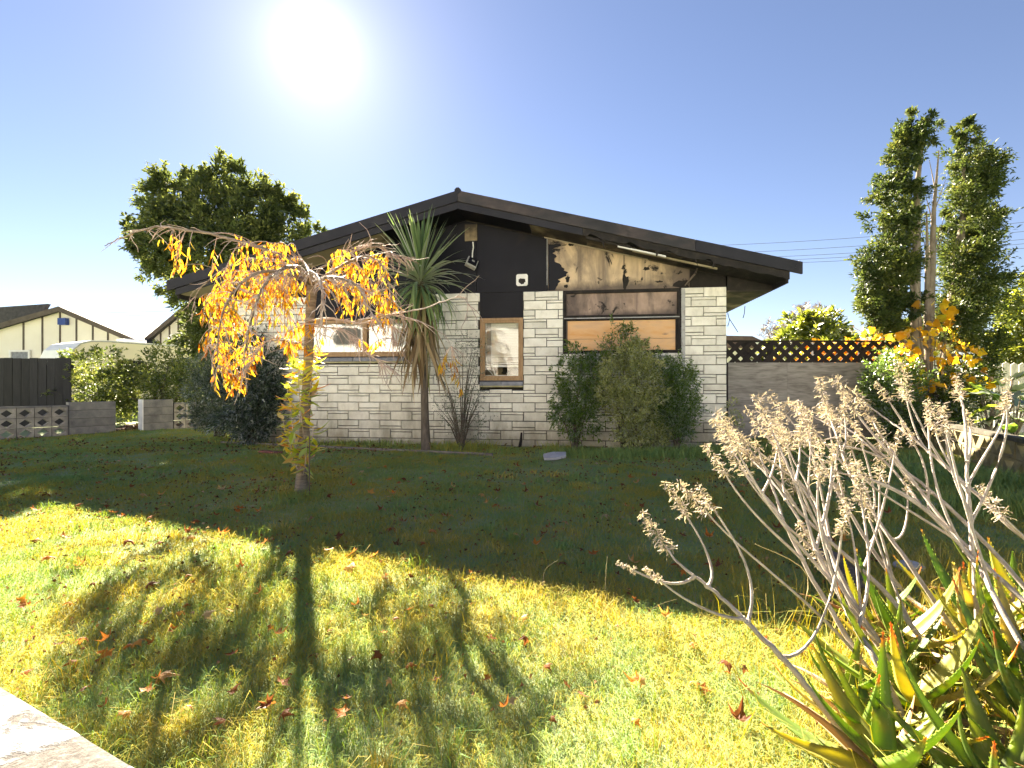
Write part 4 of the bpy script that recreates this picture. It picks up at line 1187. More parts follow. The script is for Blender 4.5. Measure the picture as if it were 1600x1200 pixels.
# hedge and shrubs on the left
hd = 12.6
hb_ = [(150, 607, hd + 1, 37), (190, 612, hd + .9, 34), (105, 582, hd, 22), (135, 569, hd, 24), (165, 567, hd, 24), (120, 612, hd, 27), (155, 607, hd - .2, 32), (185, 592, hd, 24), (95, 602, hd, 17), (130, 637, hd, 20), (160, 632, hd, 19), (170, 652, hd + .4, 19), (200, 647, hd + .4, 20), (185, 627, hd + .3, 22), (140, 657, hd, 15)]
plant('hedge_shrub', 'rounded glossy hedge shrub beside the dark paling fence', 'shrub', hb_, 9000, .10, G_hedge, per=45, nb=12, trunk_r=.07)
hb_ = [(235, 609, hd + 1, 43), (280, 601, hd + 1, 37), (215, 581, hd + .3, 24), (245, 569, hd + .3, 26), (275, 573, hd + .3, 26), (300, 586, hd + .2, 26), (225, 606, hd, 29), (262, 603, hd, 32), (295, 611, hd, 26), (240, 626, hd, 21), (280, 631, hd, 21), (195, 601, hd, 18)]
plant('hedge_shrub', 'pale flowering hedge shrub behind the whitewashed pillar', 'shrub', hb_, 9000, .10, G_hedge, per=45, nb=12, trunk_r=.07)
plant('conifer_shrub', 'feathery grey green conifer shrub at the end of the short breeze block wall', 'shrub',
      [(322, 575, 10.4, 24), (318, 610, 10.2, 26), (330, 640, 10, 28), (345, 600, 10.2, 28), (318, 655, 9.9, 16), (345, 660, 9.8, 22), (370, 675, 9.5, 22), (395, 680, 9.4, 16)], 12000, .075, G_grey, aspect=.28, per=40, nb=8)
plant('dark_shrub', 'dense blue black shrub against the left corner of the house', 'shrub',
      [(392, 555, 8.9, 32), (372, 590, 8.8, 34), (405, 600, 8.6, 34), (385, 630, 8.6, 36), (415, 640, 8.5, 26), (368, 650, 8.7, 26), (400, 665, 8.6, 28), (355, 560, 9, 24), (425, 560, 8.75, 18), (420, 610, 8.6, 22)], 15000, .085, G_blue, aspect=.36, per=45, nb=12)

# shrubs under the boarded window
plant('dark_leafy_shrub', 'dark green loose shrub left of the pale shrub under the boarded window', 'shrub',
      [(890, 545, 7.75, 9), (872, 625, 7.6, 10), (866, 650, 7.6, 8), (930, 605, 7.7, 14), (875, 595, 7.7, 8), (900, 560, 7.75, 19), (915, 585, 7.7, 26), (882, 610, 7.7, 14), (905, 625, 7.65, 26), (885, 645, 7.6, 21), (915, 660, 7.6, 24), (935, 565, 7.75, 19), (895, 675, 7.65, 17), (868, 575, 7.75, 8)], 7500, .06, G_blue if False else G_mid, per=24, aspect=.4, nb=9, trunk_r=.03, sub=.42)
plant('pale_shrub', 'pale olive variegated shrub in the middle under the boarded window', 'shrub',
      [(1000, 540, 7.5, 10), (948, 575, 7.5, 11), (1022, 580, 7.4, 15), (975, 550, 7.5, 13), (940, 605, 7.5, 12), (1030, 615, 7.4, 15), (985, 557, 7.55, 21), (965, 590, 7.5, 24), (1000, 595, 7.4, 28), (960, 620, 7.5, 21), (985, 635, 7.4, 29), (1010, 645, 7.45, 24), (990, 670, 7.4, 26), (1020, 675, 7.5, 19), (1000, 695, 7.5, 19), (955, 560, 7.6, 10), (1000, 565, 7.5, 15), (1035, 695, 7.5, 12)], 15000, .052, G_olive, per=30, aspect=.5, nb=14, trunk_r=.03, sub=.42)
plant('bushy_shrub', 'fine leaved green shrub right of the pale shrub by the wall', 'shrub',
      [(1045, 575, 7.6, 19), (1065, 590, 7.55, 19), (1055, 615, 7.5, 26), (1075, 635, 7.5, 19), (1050, 650, 7.5, 28), (1070, 670, 7.5, 19), (1040, 625, 7.6, 22), (1030, 565, 7.65, 14), (1085, 605, 7.55, 10)], 13000, .045, G_mid, per=30, aspect=.4, nb=10, trunk_r=.03, sub=.42)
plant('nandina_sprig', 'feathery green sprig standing in front of the orange boards', 'shrub',
      [(970, 515, 7.75, 13), (962, 522, 7.75, 10), (985, 520, 7.75, 10), (945, 540, 7.7, 12), (955, 545, 7.7, 10), (1015, 555, 7.7, 12)], 900, .06, G_mid, per=10, aspect=.3, nb=10, trunk_r=.018, sub=.6)
plant('wispy_shrub', 'thin twiggy shrub with sparse leaves between the palm like tree and the narrow window', 'shrub',
      [(735, 545, 7.95, 26), (725, 590, 7.9, 26), (715, 630, 7.8, 30), (735, 660, 7.8, 26), (700, 640, 7.8, 16), (745, 620, 7.85, 22), (690, 580, 7.9, 12)], 2600, .032, G_grey, per=9, aspect=.4, nb=46, trunk_r=.020, sub=.45)
plant('corner_weed', 'straggly brown green plant at the foot of the house corner', 'plant', [(1143, 640, 7.75, 12), (1146, 665, 7.7, 14), (1136, 655, 7.7, 9)], 420, .05, G_olive, per=14, nb=5, trunk_r=.015)

# bushes round the foot of the tall trees
plant('fence_bush', 'green bush hanging over the right end of the plywood fence', 'shrub',
      [(1385, 585, 8.6, 26), (1405, 610, 8.5, 28), (1375, 620, 8.6, 20), (1410, 645, 8.4, 30), (1395, 560, 8.7, 16), (1425, 590, 8.6, 22), (1400, 675, 8.3, 26), (1360, 600, 8.7, 11), (1430, 650, 8.4, 24)], 9000, .07, G_mid, per=34, aspect=.34, nb=10)
plant('shade_bush', 'dark bush in the shade around the foot of the tall trees', 'shrub',
      [(1470, 600, 8.9, 26), (1500, 595, 9.0, 30), (1480, 640, 8.7, 30), (1515, 630, 8.8, 24), (1535, 590, 9.2, 22), (1495, 660, 8.5, 26), (1450, 660, 8.5, 18)], 9000, .08, G_dark, per=40, aspect=.4, nb=8)

# far trees
plant('garden_tree', 'sunlit green broadleaf tree just above the lattice fence', 'tree',
      [(1250, 510, 19, 22), (1275, 498, 19, 22), (1300, 512, 19, 22), (1262, 525, 19, 24), (1295, 530, 19, 26), (1235, 525, 19, 14), (1315, 528, 19, 12), (1275, 545, 19, 40), (1240, 550, 19, 30), (1310, 550, 19, 26)], 7000, .26, G_lit, per=50, aspect=.32, nb=12, trunk_r=.14)
plant('purple_conifer', 'hazy purplish conifer behind the sunlit tree left side', 'tree',
      [(1205, 512, 26, 10), (1212, 525, 26, 14), (1228, 520, 26, 13), (1253, 490, 27, 12), (1262, 482, 27, 9), (1245, 500, 27, 13), (1280, 488, 27, 10), (1296, 492, 27, 8), (1225, 545, 26, 30), (1255, 540, 27, 30)], 7000, .22, G_purp, per=26, aspect=.16, nb=12, trunk_r=.14)
plant('right_edge_tree', 'sunlit yellow green tree cut by the right edge of the picture', 'tree',
      [(1592, 490, 17, 24), (1610, 465, 17, 26), (1600, 520, 17, 30), (1580, 545, 17, 24), (1625, 500, 17, 40), (1605, 560, 17, 34), (1565, 562, 17, 14), (1640, 540, 17, 40)], 10000, .20, G_lit, per=60, aspect=.45, nb=12, trunk_r=.15)
plant('low_far_bush', 'low sunlit bushes beyond the lattice near the yellow vine', 'shrub', [(1385, 520, 15, 14), (1410, 515, 15, 16), (1360, 528, 15, 10), (1430, 525, 15, 16), (1330, 540, 15, 10), (1220, 560, 15, 22), (1300, 560, 15, 22)], 3600, .15, G_lit, per=30, nb=8)

# broad leaved plants behind the mossy wall
def big_leaf_mesh(L, Wd, droop, mat, name='leaf', n=7):
    mb = MB()
    def fn(s, t):
        w = Wd * math.sin(math.pi * min(1, .06 + .94 * t) ** .8) * (1 - .15 * t) * .5
        x = L * t
        return (x, (s - .5) * 2 * w, -droop * L * t * t + abs(s - .5) * w * .5 + .012 * math.sin(t * 25) * abs(s - .5) * 2)
    mb.sheet(fn, 4, n)
    return mb.mesh(name, mat, True)
G_big = leafmat('broad_leaf', [(0, (0.05, 0.10, 0.016)), (0.5, (0.10, 0.17, 0.025)), (1, (0.20, 0.22, 0.03))], 0.5, 1.9, 0.08, by='rand')
bl_m = [big_leaf_mesh(.62, .20, .45, G_big), big_leaf_mesh(.5, .17, .75, G_big), big_leaf_mesh(.4, .15, .3, G_big)]
for k, (px, py, d, n, lab) in enumerate(((1545, 660, 7.6, 14, 'broad leaved green plant directly behind the mossy wall left part'), (1585, 650, 7.0, 14, 'broad leaved sunlit plant behind the mossy wall at the right edge'), (1570, 625, 8.6, 12, 'upright broad leaved plant in front of the pale paling fence'))):
    base = P(px, py, d); base.z = 0
    root = empty('broad_leaved_plant', base, 0, lab, 'plant', 'broad leaved plants behind the mossy wall')
    r_ = random.Random(k)
    st = MB()
    for i in range(n):
        a = r_.uniform(0, 6.28); h = r_.uniform(.35, .95) * (1.25 if k == 2 else 1)
        q = Vector((math.cos(a) * .12, math.sin(a) * .12, h))
        link('leaf', r_.choice(bl_m), root, loc=q, rot=(r_.uniform(-.3, .3), r_.uniform(-1.1, .1), a))
        st.tube([(0, 0, 0), (q.x * .3, q.y * .3, h * .6), q], [.014, .011, .006], 5)
    st.build('stem', G_mid if False else M_barkp, root, smooth=True)

# yellow vine
G_vine = leafmat('yellow_vine_leaf', [(0, (0.42, 0.20, 0.012)), (0.45, (0.60, 0.34, 0.015)), (0.8, (0.62, 0.46, 0.03)), (1, (0.30, 0.32, 0.03))], 0.62, 1.6, 0.05, by='rand')
def lobed(sz, mat, lobes, curl=.25, name='leaf', thick=0):
    """flat lobed leaf with a bit of curl; lobes = list of (angle deg, radius)"""
    mb = MB(); n = len(lobes)
    mb.v.append((0, 0, 0))
    for ring_, f in ((0, .55), (1, 1.0)):
        for (a, q) in lobes:
            x, y = math.cos(R(a)) * q * sz * f, math.sin(R(a)) * q * sz * f
            mb.v.append((x, y, curl * (x * x + y * y) / sz * (1 if f == 1 else .7) - .12 * abs(y)))
    for i in range(n - 1):
        mb.f.append((0, 1 + i, 2 + i)); mb.f.append((1 + i, 1 + n + i, 2 + n + i, 2 + i))
    return mb.mesh(name, mat)
heart = [(-170, .35), (-150, .75), (-110, .95), (-70, .9), (-35, .8), (0, 1.15), (35, .8), (70, .9), (110, .95), (150, .75), (170, .35)]
vm = [lobed(.088, G_vine, heart, c) for c in (.2, .5, -.3)]
vbase = P(1462, 600, 8.7); vbase.z = 0
vine = empty('yellow_vine', vbase, 0, 'bright yellow autumn vine climbing round the tall tree trunks', 'vine')
vs = MB(); r_ = random.Random(12)
spots = [(1440, 545, 24, 9), (1420, 520, 20, 8), (1470, 560, 22, 10), (1500, 575, 24, 12), (1455, 520, 20, 10), (1476, 520, 24, 12), (1480, 495, 18, 9), (1432, 475, 8, 3), (1465, 475, 10, 3), (1450, 600, 26, 12), (1410, 575, 18, 9), (1500, 600, 22, 10), (1490, 520, 18, 8), (1415, 555, 20, 10), (1450, 580, 25, 10), (1520, 560, 16, 8), (1540, 590, 14, 6), (1395, 530, 20, 8), (1495, 545, 20, 9), (1470, 600, 16, 5), (1360, 535, 22, 8), (1440, 610, 10, 4)]
for (x, y, rad, n) in spots:
    c = P(x, y, 8.75)
    vs.tube([(r_.uniform(-.1, .1), 0, 0), (c - vbase) * .6 + Vector((0, .05, .1)), c - vbase], [.012, .009, .004], 4)
    for _ in range(n):
        a, q = r_.uniform(0, 6.28), rad * math.sqrt(r_.random())
        p = P(x + q * math.cos(a), y + q * math.sin(a), 8.75 + r_.uniform(-.35, .3))
        link('leaf', r_.choice(vm), vine, loc=p - vbase, rot=(r_.uniform(.7, 2.2), r_.uniform(-.6, .6), r_.uniform(0, 6.28)), scale=[r_.uniform(.55, 1.15)] * 3)
vs.build('stem', M_bark, vine, smooth=True)

# golden creeper that glows through the lattice
G_gold = leafmat('golden_creeper_leaf', [(0, (0.40, 0.12, 0.012)), (0.5, (0.56, 0.28, 0.02)), (0.85, (0.58, 0.40, 0.04)), (1, (0.30, 0.34, 0.04))], 0.6, 1.4, 0.02)
plant('golden_creeper', 'golden orange creeper glowing through the right half of the lattice', 'vine',
      [(1255, 560, 10.3, 14), (1285, 552, 10.3, 16), (1315, 556, 10.3, 18), (1345, 548, 10.4, 18), (1375, 546, 10.4, 20), (1400, 545, 10.4, 18), (1300, 580, 10.4, 22), (1350, 580, 10.4, 26), (1225, 566, 10.3, 10)], 2600, .11, G_gold, per=30, aspect=.6, nb=8, trunk_r=.03)
plant('garden_shrub', 'yellow green shrub glimpsed through the left half of the lattice', 'shrub',
      [(1180, 566, 10.6, 10), (1205, 560, 10.6, 12), (1235, 556, 10.6, 14), (1160, 570, 10.6, 8), (1215, 585, 10.6, 18)], 900, .09, G_lit, per=24, nb=6, trunk_r=.02)
# ------------------------------------------------------------------ cabbage tree by the wall
C_leaf = leafmat('sword_leaf', [(0, (0.075, 0.13, 0.055)), (0.5, (0.14, 0.21, 0.085)), (1, (0.25, 0.32, 0.13))], 0.3, 1.6, 0.10, by='rand')
C_dead = leafmat('dead_sword_leaf', [(0, (0.16, 0.11, 0.06)), (0.5, (0.33, 0.24, 0.14)), (0.85, (0.44, 0.35, 0.21)), (1, (0.25, 0.28, 0.11))], 0.25, 1.3, 0.03, by='rand')
def sword(L, Wd, droop, power, mat, name, n=9, fold=.45):
    """blade along +x that bends down by droop (radians of turn at the tip)"""
    mb = MB(); cen, ang = [], []
    x = z = 0.0
    for k in range(n + 1):
        t = k / n
        a = -droop * t ** power
        cen.append((x, z, a)); x += math.cos(a) * L / n; z += math.sin(a) * L / n
    for k, (x, z, a) in enumerate(cen):
        t = k / n
        w = Wd * (0.45 + .55 * min(1, t * 3)) * (1 - max(0, (t - .45) / .55) ** 1.5) * .5 + .0008
        nx, nz = -math.sin(a), math.cos(a)
        mb.v += [(x + nx * w * fold, w, z + nz * w * fold), (x, 0, z), (x + nx * w * fold, -w, z + nz * w * fold)]
    for k in range(n):
        b = k * 3
        mb.f += [(b, b + 1, b + 4, b + 3), (b + 1, b + 2, b + 5, b + 4)]
    return mb.mesh(name, mat, True)
cdp = 7.78
cb = P(666, 600, cdp); cb.z = 0
cab = empty('cabbage_tree', cb, 0, 'palm like tree with sword leaves and a brown skirt of dead leaves against the wall', 'tree')
crown_c = P(657, 437, cdp) - cb
tk = [Vector((0, 0, -.05)), Vector((-.02, 0, .5)), Vector((-.03, 0, 1.1)), P(660, 520, cdp) - cb, crown_c + Vector((0, 0, .05))]
MB().tube(tk, [.085, .065, .06, .06, .05], 9).build('trunk', M_bark, cab, smooth=True)
r_ = random.Random(21)
up_m = [sword(1.0, .046, d_, 1.6, C_leaf, 'leaf') for d_ in (.05, .15, .3)]
mid_m = [sword(1.0, .045, d_, 1.4, C_leaf, 'leaf') for d_ in (.5, .9, 1.3)]
low_m = [sword(.98, .043, d_, 1.1, C_leaf, 'leaf') for d_ in (.9, 1.4, 1.9)]
for i in range(178):
    f = i / 177
    el = 86 - 150 * f ** 1.15 + r_.uniform(-9, 9)
    az = i * 2.39996 + r_.uniform(-.25, .25)
    me = r_.choice(up_m if el > 45 else mid_m if el > 0 else low_m)
    sc = r_.uniform(.82, 1.12)
    if math.sin(az) > .5 and el < 40: sc *= .62          # held back by the wall
    q = crown_c + Vector((math.cos(az) * .03, math.sin(az) * .03, .12 - .30 * f))
    if el < -5: el_use = max(el, -38)
    else: el_use = el
    link('leaf', me, cab, loc=q, rot=Euler((r_.uniform(-.35, .35), R(-el_use), az), 'XYZ'), scale=(sc, 1, sc))
dead_m = [sword(1.0, .034, d_, .8, C_dead, 'dead_leaf', 7, .6) for d_ in (.35, .6, .9)]
for i in range(122):
    az = r_.uniform(0, 6.28)
    z0 = r_.uniform(-.95, -.08)
    q = crown_c + Vector((math.cos(az) * .055, math.sin(az) * .05, z0))
    link('dead_leaf', r_.choice(dead_m), cab, loc=q, rot=Euler((r_.uniform(-.6, .6), R(r_.uniform(50, 78)), az), 'XYZ'), scale=(r_.uniform(.7, 1.2), 1.4, r_.uniform(.8, 1.05)))

# ------------------------------------------------------------------ the weeping cherry
Ch_stops = [(0, (0.32, 0.085, 0.010)), (0.2, (0.46, 0.17, 0.012)), (0.5, (0.56, 0.30, 0.018)), (0.8, (0.60, 0.40, 0.03)), (1, (0.50, 0.42, 0.05))]
Ch_leaf = leafmat('yellow_cherry_leaf', Ch_stops, 0.55, 1.2, 0.03, by='rand')
Ch_leaf_t = leafmat('yellow_cherry_leaf_mass', Ch_stops, 0.55, 1.2, 0.03)
Gy_leaf = leafmat('green_gold_leaf', [(0, (0.62, 0.22, 0.03)), (0.12, (0.62, 0.42, 0.04)), (0.4, (0.55, 0.54, 0.05)), (0.75, (0.34, 0.45, 0.05)), (1, (0.16, 0.26, 0.04))], 0.55, 1.8, 0.06, by='rand')
M_cherry = surf('ringed_cherry_bark', [(0.3, (0.11, 0.085, 0.065)), (0.5, (0.22, 0.175, 0.135)), (0.7, (0.38, 0.32, 0.26))], 5, 8, 0.7, 0.7, 30, 0.012, stretch=(1, 1, 9), spots=(9, .6, .72, (0.07, 0.05, 0.04)))
M_twig = surf('pale_twig', [(0.3, (0.30, 0.22, 0.19)), (0.7, (0.52, 0.42, 0.37))], 9, 5, 0.8, 0.3, 40)
cd = 4.72
chb = G(470, 772)
ch = empty('weeping_cherry', chb, 0, 'small weeping tree with hanging orange yellow leaves and bare arching twigs on the lawn', 'tree')
def CP(px, py, dd=0.0): return P(px, py, cd + dd) - chb
tp = [Vector((0, 0, -.03)), Vector((.005, 0, .06)), CP(472, 730), CP(477, 650), CP(481, 575), CP(484, 500), CP(487, 455), CP(489, 432)]
MB().tube(tp, [.080, .060, .050, .046, .044, .043, .050, .032], 12).build('trunk', M_cherry, ch, smooth=True)
def spline(pts, n):
    """Catmull-Rom through pts"""
    p = [pts[0]] + list(pts) + [pts[-1]]; out = []
    for i in range(1, len(p) - 2):
        for k in range(n):
            t = k / n
            out.append(.5 * ((2 * p[i]) + (-p[i - 1] + p[i + 1]) * t + (2 * p[i - 1] - 5 * p[i] + 4 * p[i + 1] - p[i + 2]) * t * t + (-p[i - 1] + 3 * p[i] - 3 * p[i + 1] + p[i + 2]) * t ** 3))
    out.append(Vector(pts[-1]))
    return out
r_ = random.Random(31)
top = (487, 445)
limbs = [
    ([top, (455, 408, -.1), (400, 385, -.2), (340, 368, -.25), (280, 358, -.3), (245, 355, -.3), (215, 362, -.3), (185, 374, -.3), (163, 384, -.3)], .020),
    ([top, (450, 425, .15), (420, 424, .2), (385, 432, .25), (350, 450, .3), (330, 490, .3), (325, 540, .3)], .024),
    ([top, (455, 430, -.3), (410, 425, -.5), (370, 450, -.6), (345, 500, -.65), (340, 570, -.65)], .022),
    ([top, (440, 410, .3), (390, 405, .5), (345, 425, .6), (310, 455, .65), (300, 490, .65)], .02),
    ([top, (470, 420, -.5), (440, 420, -.8), (410, 450, -.95), (390, 510, -1.0), (380, 580, -1.0)], .02),
    ([top, (500, 420, .1), (530, 405, .2), (560, 390, .25), (590, 385, .3), (612, 395, .3), (640, 405, .3), (655, 413, .3)], .018),
    ([top, (510, 430, -.2), (545, 410, -.3), (575, 400, -.4), (600, 420, -.4), (612, 470, -.4)], .018),
    ([top, (505, 435, -.5), (530, 435, -.8), (560, 450, -.9), (580, 490, -.95)], .018),
    ([top, (520, 440, .4), (555, 430, .7), (585, 450, .8), (600, 490, .85)], .018),
    ([top, (515, 445, -.1), (550, 445, -.15), (590, 470, -.2), (612, 510, -.2), (612, 530, -.2)], .016),
    ([top, (480, 420, .6), (465, 405, .9), (440, 430, 1.05), (425, 480, 1.1)], .018),
    ([top, (485, 425, -.6), (500, 440, -.9), (505, 480, -1.0), (500, 520, -1.0)], .016),
    ([(484, 500), (520, 498, -.1), (565, 505, -.2), (620, 490, -.3), (660, 482, -.3), (700, 468, -.3), (722, 463, -.3), (735, 480, -.3)], .012),
    ([(560, 500, -.2), (610, 492, -.3), (650, 500, -.3), (690, 520, -.35), (705, 540, -.35)], .008),
    ([(484, 510), (510, 512, -.2), (540, 520, -.3), (565, 545, -.35), (600, 570, -.4), (640, 600, -.4)], .008),
    ([(482, 540), (455, 535, -.2), (425, 530, -.3), (405, 545, -.35), (395, 565, -.35)], .010),
]
br_pts = []
for i, (pp, r0) in enumerate(limbs):
    pts = [CP(*q) for q in pp]
    sp_ = spline(pts, 5)
    sp_ = [p + Vector((r_.uniform(-1, 1), r_.uniform(-1, 1), r_.uniform(-1, 1))) * .006 for p in sp_]
    n = len(sp_)
    MB().tube(sp_, [r0 * (1 - .82 * k / (n - 1)) for k in range(n)], 6).build('branch', M_cherry if r0 > .017 else M_twig, ch, smooth=True)
    for k in range(n // 5, n): br_pts.append((sp_[k], (sp_[min(k + 1, n - 1)] - sp_[k - 1]).normalized(), i))
# bare arching twigs
br_t = [b for b in br_pts if (CP(235, 360).x < b[0].x < CP(630, 400).x) or r_.random() < .22]
br_r = [b for b in br_t if b[0].x > .12]
tw = MB()
for _ in range(600):
    p, d, i = r_.choice(br_t) if r_.random() < .66 else r_.choice(br_r)
    s = Vector((r_.uniform(-1, 1), r_.uniform(-1, 1), r_.uniform(-.2, .6)))
    L = r_.uniform(.08, .32); gr = r_.uniform(.0, .34)
    v = (d * .9 + s * .7).normalized()
    pts = [p]
    for k in range(5):
        v = (v + Vector((r_.uniform(-.38, .38), r_.uniform(-.38, .38), -gr + r_.uniform(-.25, .25)))).normalized()
        pts.append(pts[-1] + v * L / 5)
    tw.tube(pts, [.0045, .004, .0035, .003, .0025, .0018], 4, cap=False)
tag(tw.build('twigs', M_twig, ch), kind='stuff')
# hanging shoots with leaves
shoots = [(395, 395, 30, 9), (430, 400, 34, 16), (405, 430, 34, 18), (440, 435, 30, 18), (425, 465, 32, 16), (460, 455, 24, 10), (370, 440, 30, 14), (335, 440, 30, 12), (345, 475, 30, 16), (375, 480, 30, 16), (325, 480, 22, 10), (355, 510, 26, 12),
          (440, 500, 26, 12), (460, 520, 24, 16), (462, 540, 16, 8), (385, 525, 24, 10), (355, 555, 20, 10), (372, 570, 18, 10), (350, 590, 18, 7), (370, 595, 12, 6), (315, 535, 12, 3), (400, 555, 14, 4), (415, 480, 24, 10),
          (275, 400, 22, 4), (283, 412, 14, 4), (264, 382, 12, 2), (545, 425, 30, 12), (575, 420, 28, 12), (595, 410, 18, 6), (560, 460, 28, 12), (590, 455, 22, 12), (600, 480, 16, 8), (530, 400, 24, 6), (515, 425, 24, 8), (540, 475, 22, 6), (592, 500, 16, 6), (497, 540, 8, 4), (582, 535, 8, 3), (568, 440, 30, 8), (610, 470, 12, 5), (690, 565, 5, 3), (708, 580, 5, 3), (722, 600, 4, 2), (362, 605, 8, 3)]
leaves = []
sh = MB()
for (x, y, rad, n) in shoots:
    for _ in range(n):
        a, q = r_.uniform(0, 6.28), rad * math.sqrt(r_.random())
        dd = r_.uniform(-.55, .45)
        e = CP(x + q * math.cos(a), y + q * math.sin(a) + 8, dd if n > 3 else -.35)
        # nearest limb point above
        best = min(br_pts, key=lambda b: (b[0] - e).length + max(0, e.z - b[0].z + .05) * 4)
        s = best[0]
        m1 = s.lerp(e, .5) + Vector((0, 0, max(.02, .25 * (s - e).length)))
        pts = [s * (1 - t) ** 2 + m1 * 2 * t * (1 - t) + e * t * t for t in (0, .2, .4, .6, .8, 1)]
        sh.tube(pts, [.004, .0035, .003, .003, .0025, .002], 4, cap=False)
        for t in ([.45, .6, .75, .88, 1.0] if r_.random() < .8 else [.6, .8, 1.0]):
            k = min(int(t * 5), 4); f = t * 5 - k
            p = pts[k].lerp(pts[k + 1], f)
            if e.z > p.z + .1: continue
            leaves.append((p, r_.uniform(0, 6.28), r_.uniform(.45, .9)))
            if r_.random() < .42: leaves.append((p + Vector((r_.uniform(-.02, .02), r_.uniform(-.02, .02), -.01)), r_.uniform(0, 6.28), r_.uniform(.45, .9)))
tag(sh.build('hanging_shoots', M_twig, ch), kind='stuff')
def hang_leaf(L, Wd, bend, mat, name='leaf'):
    mb = MB(); n = 6
    def fn(s, t):
        w = Wd * .5 * math.sin(math.pi * (t * .97 + .02)) ** .8 * (1 - .35 * t)
        y = (s - .5) * 2
        return (L * t * .25 + bend * t * t * L, y * w, -L * t * .96 - .0 + abs(y) * 0) if False else (abs(y) * w * .45 + bend * L * t * t, y * w, -L * t)
    mb.sheet(fn, 2, n)
    return mb.mesh(name, mat, True)
hm = [hang_leaf(.118, .027, b_, Ch_leaf) for b_ in (.05, .3, -.2, .5)]
order = sorted(range(len(leaves)), key=lambda i: leaves[i][0].y)
Lf = {'v': [], 'f': [], 't': []}
tri_v, tri_f, tri_t = [], [], []
for rank, i in enumerate(order):
    p, a, s = leaves[i]
    e = Euler((r_.uniform(-.45, .45), r_.uniform(-.65, .25), a))
    me = r_.choice(hm)
    if rank < 300:
        link('leaf', me, ch, loc=p, rot=e, scale=(s, s, s))
    else:
        mt = Matrix.LocRotScale(p, e, Vector((s, s, s)))
        b = len(tri_v)
        tri_v += [tuple(mt @ v.co) for v in me.vertices]
        tt = r_.random()
        for pl in me.polygons:
            tri_f.append([b + v for v in pl.vertices]); tri_t.append(tt)
if tri_f:
    me = np_mesh('leaf_mass', np.array(tri_v), quads=np.array(tri_f), tint=np.array(tri_t), mat=Ch_leaf_t)
    tag(link('leaf_mass', me, ch), kind='stuff')
# leafy water shoots on the lower trunk
gm_ = [hang_leaf(.13, .055, b_, Gy_leaf) for b_ in (.1, .45, .8)]
for (x0, y0, x1, y1, dd, n) in ((474, 745, 455, 640, -.12, 12), (470, 720, 442, 655, -.1, 9), (476, 690, 466, 575, -.14, 13), (478, 660, 474, 570, .1, 9), (473, 735, 490, 665, -.12, 9), (478, 640, 488, 575, -.1, 8), (472, 750, 480, 690, -.18, 8), (470, 740, 452, 690, -.15, 8), (479, 600, 463, 560, -.05, 7), (482, 590, 492, 545, -.08, 5), (474, 660, 448, 605, -.1, 8)):
    a, b = CP(x0, y0, dd * .2), CP(x1, y1, dd)
    m1 = a.lerp(b, .5) + Vector(((b.x - a.x) * .35, dd * .3, -.02))
    pts = [a * (1 - t) ** 2 + m1 * 2 * t * (1 - t) + b * t * t for t in (0, .25, .5, .75, 1)]
    MB().tube(pts, [.006, .005, .005, .004, .003], 5).build('water_shoot', M_twig, ch)
    n = int(n * 2.2)
    for k in range(n):
        t = .25 + .75 * k / max(1, n - 1); kk = min(int(t * 4), 3)
        p = pts[kk].lerp(pts[kk + 1], t * 4 - kk)
        s = r_.uniform(.8, 1.35)
        link('leaf', r_.choice(gm_), ch, loc=p, rot=Euler((r_.uniform(-.2, .2), R(-r_.uniform(35, 100)), r_.uniform(0, 6.28))), scale=(s, s, s))
st = MB(); s0 = G(483, 776)
st.tube([Vector((0, 0, -.05)), Vector((.005, 0, .62))], [.008, .007], 6)
tag(st.build('garden_stake', M_bark, None, loc=s0), 'thin dark stake stuck in the lawn beside the weeping tree trunk', 'stake')

# ------------------------------------------------------------------ dry flower stalks
M_stalk = surf('dry_stalk', [(0.3, (0.26, 0.215, 0.185)), (0.55, (0.40, 0.345, 0.30)), (0.75, (0.52, 0.46, 0.40))], 6, 7, 0.8, 0.6, 50, 0.006, stretch=(4, 4, 4), spots=(7, .66, .80, (0.13, 0.085, 0.07)))
M_seed = leafmat('dry_seed_head', [(0, (0.21, 0.17, 0.145)), (0.5, (0.40, 0.345, 0.305)), (1, (0.56, 0.49, 0.44))], 0.3, 1.0, 0.0)
def curls(mb_v, mb_f, c, axis, L, rad, n, rr):
    """frizz of dry curled pedicels round an axis"""
    axis = axis.normalized()
    e = axis.cross(Vector((.3, .2, .9))).normalized(); g = axis.cross(e)
    for i in range(n):
        t = rr.random()
        a = rr.uniform(0, 6.28)
        out = (e * math.cos(a) + g * math.sin(a))
        p = c + axis * (L * (t - .15)) + out * rad * rr.uniform(.02, .3)
        v = (out * 1.0 + axis * rr.uniform(-.7, .7)).normalized()
        bend = Vector((rr.uniform(-1, 1), rr.uniform(-1, 1), rr.uniform(-1.2, .6))) * .75
        l = rad * rr.uniform(.5, 1.05) * (1 - .45 * t); w = .0011 + .0009 * rr.random()
        side = v.cross(Vector((rr.uniform(-1, 1), rr.uniform(-1, 1), rr.uniform(-1, 1)))).normalized()
        b = len(mb_v)
        m = 4
        for k in range(m + 1):
            ww = w * (1.5 if k == m else 1)
            mb_v.append(tuple(p + side * ww)); mb_v.append(tuple(p - side * ww))
            v = (v + bend * .45).normalized(); p = p + v * l / m * 1.3
        for k in range(m): mb_f.append([b + 2 * k, b + 2 * k + 1, b + 2 * k + 3, b + 2 * k + 2])
